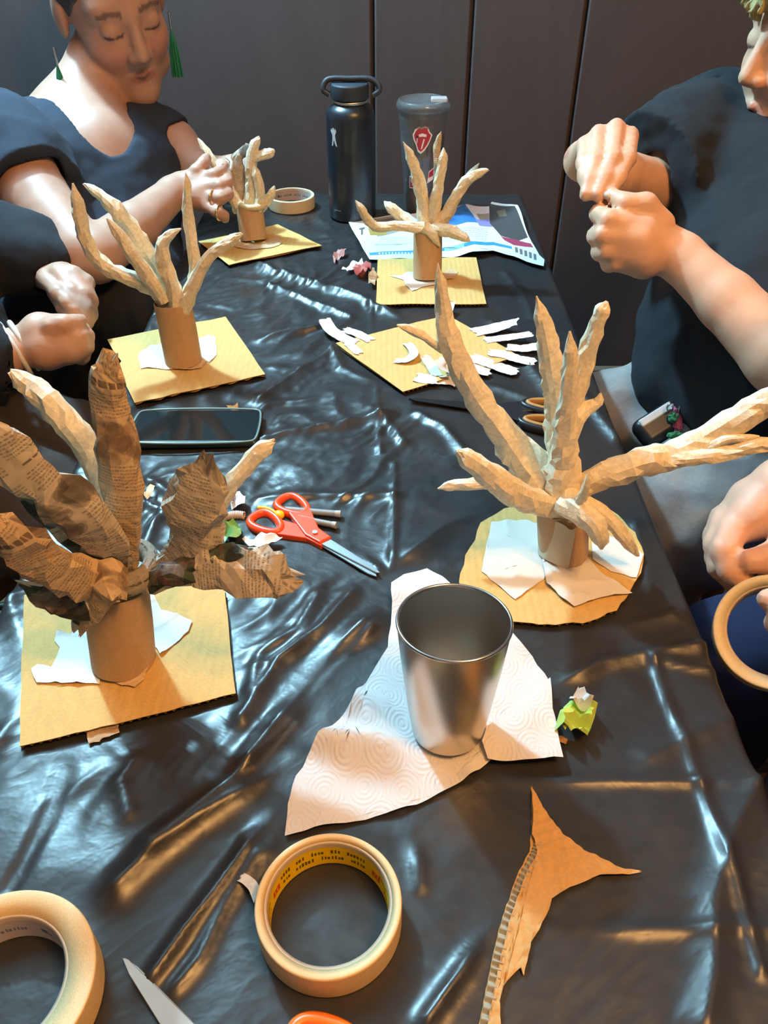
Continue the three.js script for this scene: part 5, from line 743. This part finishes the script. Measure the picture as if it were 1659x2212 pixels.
  obj('case_body', rbox(0.07, 0.028, 0.044, 0.0125, 0, 0, 0), PH(lin(0.010, 0.012, 0.016), 0.35), kc); obj('lid_stripe', rbox(0.052, 0.006, 0.012, 0.0028, 0, 0.0125, -0.012), S(lin(0.5, 0.52, 0.55), 0.3), kc); obj('clasp', rbox(0.01, 0.005, 0.003, 0.001, 0.01, 0.0, 0.0222), S(lin(0.2, 0.2, 0.2), 0.4), kc);
  const ws = thing('wrist_strap', 'pink and green floral strap with metal clips on the man\'s lap', 'strap', D(1480, 915, 1.09));
  const blob = (x, y, d, rx, ry, m, n) => { const c = D(x, y, d); const g = new THREE.IcosahedronGeometry(1, 3).scale(rx * d / F, ry * d / F, 0.008); const p = g.attributes.position; for (let i = 0; i < p.count; i++) { const q = 1 + 0.25 * N3(p.getX(i) * 160, p.getY(i) * 160, p.getZ(i) * 160 + x); p.setXYZ(i, p.getX(i) * q, p.getY(i) * q, p.getZ(i) * q); } g.computeVertexNormals(); g.rotateX(-0.6).translate(c.x, c.y, c.z); put(n, g, m, ws); };
  const pink = S(lin(0.42, 0.09, 0.20), 0.8), gr = S(lin(0.02, 0.14, 0.05), 0.8), gy = S(lin(0.22, 0.25, 0.26), 0.8);
  blob(1470, 892, 1.09, 17, 17, pink, 'pink_bloom'); blob(1464, 916, 1.085, 10, 22, pink, 'pink_bloom'); blob(1455, 902, 1.08, 10, 12, gr, 'green_leaf'); blob(1492, 910, 1.09, 13, 22, gr, 'green_leaf'); blob(1458, 940, 1.075, 18, 8, gr, 'green_leaf'); blob(1480, 925, 1.09, 14, 14, gy, 'strap_cloth');
  for (const [x, y] of [[1448, 878], [1473, 880]]) { const c = D(x, y, 1.08); put('metal_clip', new THREE.TorusGeometry(0.006, 0.0014, 8, 20).rotateY(0.6).translate(c.x, c.y, c.z), S(lin(0.8, 0.8, 0.8), 0.15, { metalness: 1 }), ws); }
}
// ---------- person at the left, only hands and sleeves in view ----------
{
  const skin = [0.52, 0.30, 0.21];
  const hc = D(-330, 250, 1.05), h = head(hc, v3(0.8, -0.45, 0.1), 0, 1);
  const armF = limb([[-210, 480, 1.16, 0.055], [-30, 535, 1.20, 0.042], [60, 560, 1.20, 0.034], [118, 596, 1.18, 0.025]]), armN = limb([[-260, 560, 1.02, 0.055], [-140, 800, 1.0, 0.045], [-20, 776, 1.05, 0.035], [46, 750, 1.08, 0.028]]);
  const palmF = mitt([[118, 596, 1.19, 0.027], [100, 600, 1.15, 0.017]]).concat(mitt([[125, 598, 1.19, 0.027], [128, 592, 1.145, 0.018]]), mitt([[132, 600, 1.19, 0.027], [158, 596, 1.145, 0.018]]), mitt([[138, 604, 1.19, 0.026], [184, 612, 1.15, 0.017]]));
  const fF = [finger([[100, 604, 1.142], [126, 632, 1.12], [146, 652, 1.112], [160, 670, 1.11]], 0.0115, 0.0085), finger([[128, 592, 1.14], [156, 632, 1.125], [168, 660, 1.12], [172, 684, 1.115]], 0.012, 0.0088), finger([[158, 596, 1.14], [182, 636, 1.13], [186, 668, 1.125], [182, 692, 1.12]], 0.0115, 0.0088), finger([[184, 612, 1.145], [196, 650, 1.14], [196, 680, 1.135], [188, 702, 1.13]], 0.0105, 0.0085), finger([[120, 630, 1.17], [140, 665, 1.13], [156, 684, 1.115]], 0.013, 0.0095)];
  const palmN = mitt([[46, 750, 1.08, 0.028], [90, 722, 1.07, 0.033], [130, 718, 1.065, 0.027], [168, 728, 1.065, 0.018]]).concat(mitt([[50, 752, 1.08, 0.028], [100, 752, 1.07, 0.034], [150, 750, 1.07, 0.026], [172, 748, 1.07, 0.018]]));
  const fN = [finger([[168, 724, 1.065], [184, 726, 1.085], [176, 712, 1.105], [158, 706, 1.11]], 0.0125, 0.0095), finger([[172, 744, 1.07], [184, 748, 1.09], [174, 738, 1.115], [152, 734, 1.12]], 0.0122, 0.0095), finger([[164, 764, 1.075], [176, 770, 1.095], [166, 762, 1.12]], 0.0115, 0.0095), finger([[110, 706, 1.05], [138, 700, 1.05], [160, 698, 1.06], [174, 692, 1.075]], 0.0135, 0.009)];
  const torso = [cone(D(-260, 460, 1.15), D(-360, 520, 1.0), 0.065, 0.065, 0.05), cone(D(-270, 580, 1.12), D(-310, 620, 1.03), 0.11, 0.11, 0.06), cone(D(-190, 800, 1.12), D(-260, 820, 1.02), 0.125, 0.125, 0.08)];
  const body = bodyMesh([{ k: 0.008, add: [...torso.slice(0, 2), cone(h.p(0, -0.05, -0.03), D(-270, 450, 1.14), 0.055, 0.06, 0.04), ...armF, ...armN, ...palmF, ...palmN] }, h.face, h.features, ...fF, ...fN], 0.0042, { color: paint(skin, h) });
  const grow = (l, r) => l.map((p) => ({ ...p, f: (x, y, z) => p.f(x, y, z) - r, box: [p.box[0], p.box[1], p.box[2] + r] }));
  const slF = limb([[-210, 480, 1.16, 0.07], [-30, 530, 1.20, 0.062], [60, 552, 1.20, 0.052], [92, 574, 1.19, 0.042]], 0.03), slN = limb([[-260, 560, 1.02, 0.07], [-140, 800, 1.0, 0.06], [-60, 790, 1.04, 0.05], [-34, 780, 1.05, 0.044]], 0.03);
  const shirt = bodyMesh([{ k: 0.01, add: [...grow(torso, 0.014), ...slF, ...slN], cut: [...away(armF.slice(2), 0.003), ...away(armN.slice(2), 0.003)] }], 0.006, { disp: folds(0.005, 10, 9) });
  const hair = bodyMesh([{ k: 0.01, add: [ell(h.p(0, 0.04, -0.024), h.X, h.Y, h.Z, 0.086, 0.092, 0.102)] }], 0.006, { keep: (x, y, z) => { const [u, v, w] = h.loc(x, y, z); return -(v * 0.8 - w * 0.6); } });
  const kn = W3(-0.30, -0.25, -0.84), kf = W3(-0.30, -0.25, -1.04);
  const legs = bodyMesh([{ k: 0.01, add: [cone(D(-190, 860, 1.12), D(-260, 880, 1.04), 0.13, 0.13, 0.05), cone(D(-180, 900, 1.14), kf, 0.1, 0.075, 0.05), cone(D(-200, 980, 1.04), kn, 0.1, 0.075, 0.05), cone(kf, v3(kf.x + 0.03, 0.1, kf.z), 0.068, 0.05, 0.03), cone(kn, v3(kn.x + 0.03, 0.1, kn.z), 0.068, 0.05, 0.03), cone(v3(kf.x, 0.045, kf.z), v3(kf.x + 0.14, 0.04, kf.z), 0.044, 0.036, 0.03), cone(v3(kn.x, 0.045, kn.z), v3(kn.x + 0.14, 0.04, kn.z), 0.044, 0.036, 0.03)] }], 0.008, { disp: folds(0.006, 10, 4) });
  const t = person('person in dark long sleeves with a white wristband pinching tape', v3(-0.68, 0, -0.95), [['body', body, M.skin, 'skin of hands and face'], ['shirt', shirt, M.darkCloth, 'dark long sleeved top'], ['hair', hair, M.hairDark], ['trousers', legs, M.trouser, 'dark brown trousers']]);
  const wc = D(34, 756, 1.078), ax = D(90, 722, 1.07).sub(D(-20, 776, 1.05)).normalize(); for (const k of [0, 0.012]) put('wristband', new THREE.TorusGeometry(0.0375 - k * 0.3, 0.0035, 8, 40).applyQuaternion(new THREE.Quaternion().setFromUnitVectors(v3(0, 0, 1), ax)).translate(wc.x + ax.x * k, wc.y + ax.y * k, wc.z + ax.z * k), S(lin(0.7, 0.68, 0.64), 0.5), t);
  stool('round wooden stool under the person in dark sleeves', -0.70, -0.93, 0.44);
}
// ---------- person at the near right, one hand in view ----------
{
  const skin = [0.68, 0.38, 0.26], hc = D(2200, 560, 0.62), h = head(hc, v3(-0.8, -0.5, -0.1), 0, 1);
  const arm = limb([[2060, 780, 0.72, 0.055], [1930, 960, 0.74, 0.045], [1790, 1000, 0.76, 0.036], [1690, 1050, 0.775, 0.028]]);
  const palm = mitt([[1690, 1050, 0.775, 0.029], [1640, 1090, 0.78, 0.027], [1585, 1130, 0.782, 0.018]]).concat(mitt([[1690, 1060, 0.775, 0.028], [1630, 1115, 0.775, 0.027], [1580, 1150, 0.775, 0.018]]), mitt([[1690, 1045, 0.78, 0.028], [1620, 1080, 0.795, 0.024], [1568, 1122, 0.8, 0.016]]));
  const fs = [finger([[1582, 1148, 0.772], [1566, 1190, 0.755], [1578, 1230, 0.75], [1612, 1262, 0.752]], 0.0145, 0.0098), finger([[1566, 1126, 0.79], [1550, 1176, 0.78], [1556, 1224, 0.775], [1586, 1262, 0.775]], 0.014, 0.0098), finger([[1560, 1118, 0.805], [1546, 1160, 0.805], [1548, 1206, 0.8], [1572, 1244, 0.8]], 0.0125, 0.0095), finger([[1690, 1110, 0.765], [1700, 1180, 0.745], [1668, 1206, 0.738], [1622, 1212, 0.738]], 0.0155, 0.0115, 0.01)];
  const arm2 = limb([[2150, 1250, 0.6, 0.055], [1960, 1420, 0.64, 0.04], [1800, 1380, 0.665, 0.028], [1740, 1350, 0.672, 0.027]]), palm2 = mitt([[1740, 1350, 0.672, 0.028], [1712, 1330, 0.68, 0.022]]), f2 = [finger([[1712, 1310, 0.684], [1684, 1298, 0.688], [1658, 1294, 0.69]], 0.0115, 0.009), finger([[1712, 1336, 0.684], [1686, 1340, 0.69], [1672, 1346, 0.7]], 0.0115, 0.009), finger([[1716, 1356, 0.684], [1694, 1372, 0.695], [1684, 1380, 0.705]], 0.0105, 0.0088)];
  const torso = [cone(D(2080, 760, 0.74), D(2200, 1000, 0.6), 0.065, 0.065, 0.05), cone(D(2150, 960, 0.75), D(2230, 1100, 0.66), 0.115, 0.115, 0.06), cone(D(2080, 1240, 0.84), D(2160, 1340, 0.78), 0.125, 0.125, 0.08)];
  const body = bodyMesh([{ k: 0.008, add: [...torso.slice(0, 2), cone(h.p(0, -0.05, -0.03), D(2140, 860, 0.68), 0.055, 0.06, 0.04), ...arm, ...palm, ...arm2, ...palm2] }, h.face, h.features, ...fs, ...f2], 0.004, { color: paint(skin, h) });
  const grow = (l, r) => l.map((p) => ({ ...p, f: (x, y, z) => p.f(x, y, z) - r, box: [p.box[0], p.box[1], p.box[2] + r] }));
  const shirt = bodyMesh([{ k: 0.01, add: [...grow(torso, 0.014), ...limb([[2060, 780, 0.72, 0.072], [1980, 890, 0.73, 0.066]], 0.03), ...limb([[2150, 1250, 0.6, 0.068], [2060, 1340, 0.62, 0.06]], 0.03)] }], 0.007, { disp: folds(0.005, 9, 1) });
  const hair = bodyMesh([{ k: 0.01, add: [ell(h.p(0, 0.04, -0.024), h.X, h.Y, h.Z, 0.086, 0.092, 0.102)] }], 0.006, { keep: (x, y, z) => { const [u, v, w] = h.loc(x, y, z); return -(v * 0.8 - w * 0.6); } });
  const k1 = W3(0.40, -0.17, -0.60), k2 = W3(0.42, -0.17, -0.38), hip = D(2080, 1300, 0.86), hip2 = D(2140, 1400, 0.8);
  const legs = bodyMesh([{ k: 0.01, add: [cone(hip, hip2, 0.125, 0.125, 0.05), cone(hip, k1, 0.1, 0.08, 0.05), cone(hip2, k2, 0.1, 0.08, 0.05), cone(k1, v3(k1.x - 0.02, 0.1, k1.z), 0.07, 0.05, 0.03), cone(k2, v3(k2.x - 0.02, 0.1, k2.z), 0.07, 0.05, 0.03), cone(v3(k1.x, 0.045, k1.z), v3(k1.x - 0.13, 0.04, k1.z), 0.044, 0.036, 0.03), cone(v3(k2.x, 0.045, k2.z), v3(k2.x - 0.13, 0.04, k2.z), 0.044, 0.036, 0.03)] }], 0.008, { disp: folds(0.005, 9, 6) });
  person('person in navy trousers picking tape off the held roll', v3(0.75, 0, -0.5), [['body', body, M.skin, 'skin of hands and face'], ['shirt', shirt, M.navy, 'navy short sleeved top'], ['hair', hair, M.hairDark], ['trousers', legs, S(lin(0.014, 0.015, 0.05), 0.95), 'navy blue trousers']]);
  stool('round wooden stool under the person in navy trousers', hip.x * 0.5 + hip2.x * 0.5, (hip.z + hip2.z) / 2, 0.46);
}
renderer.render(scene, camera);
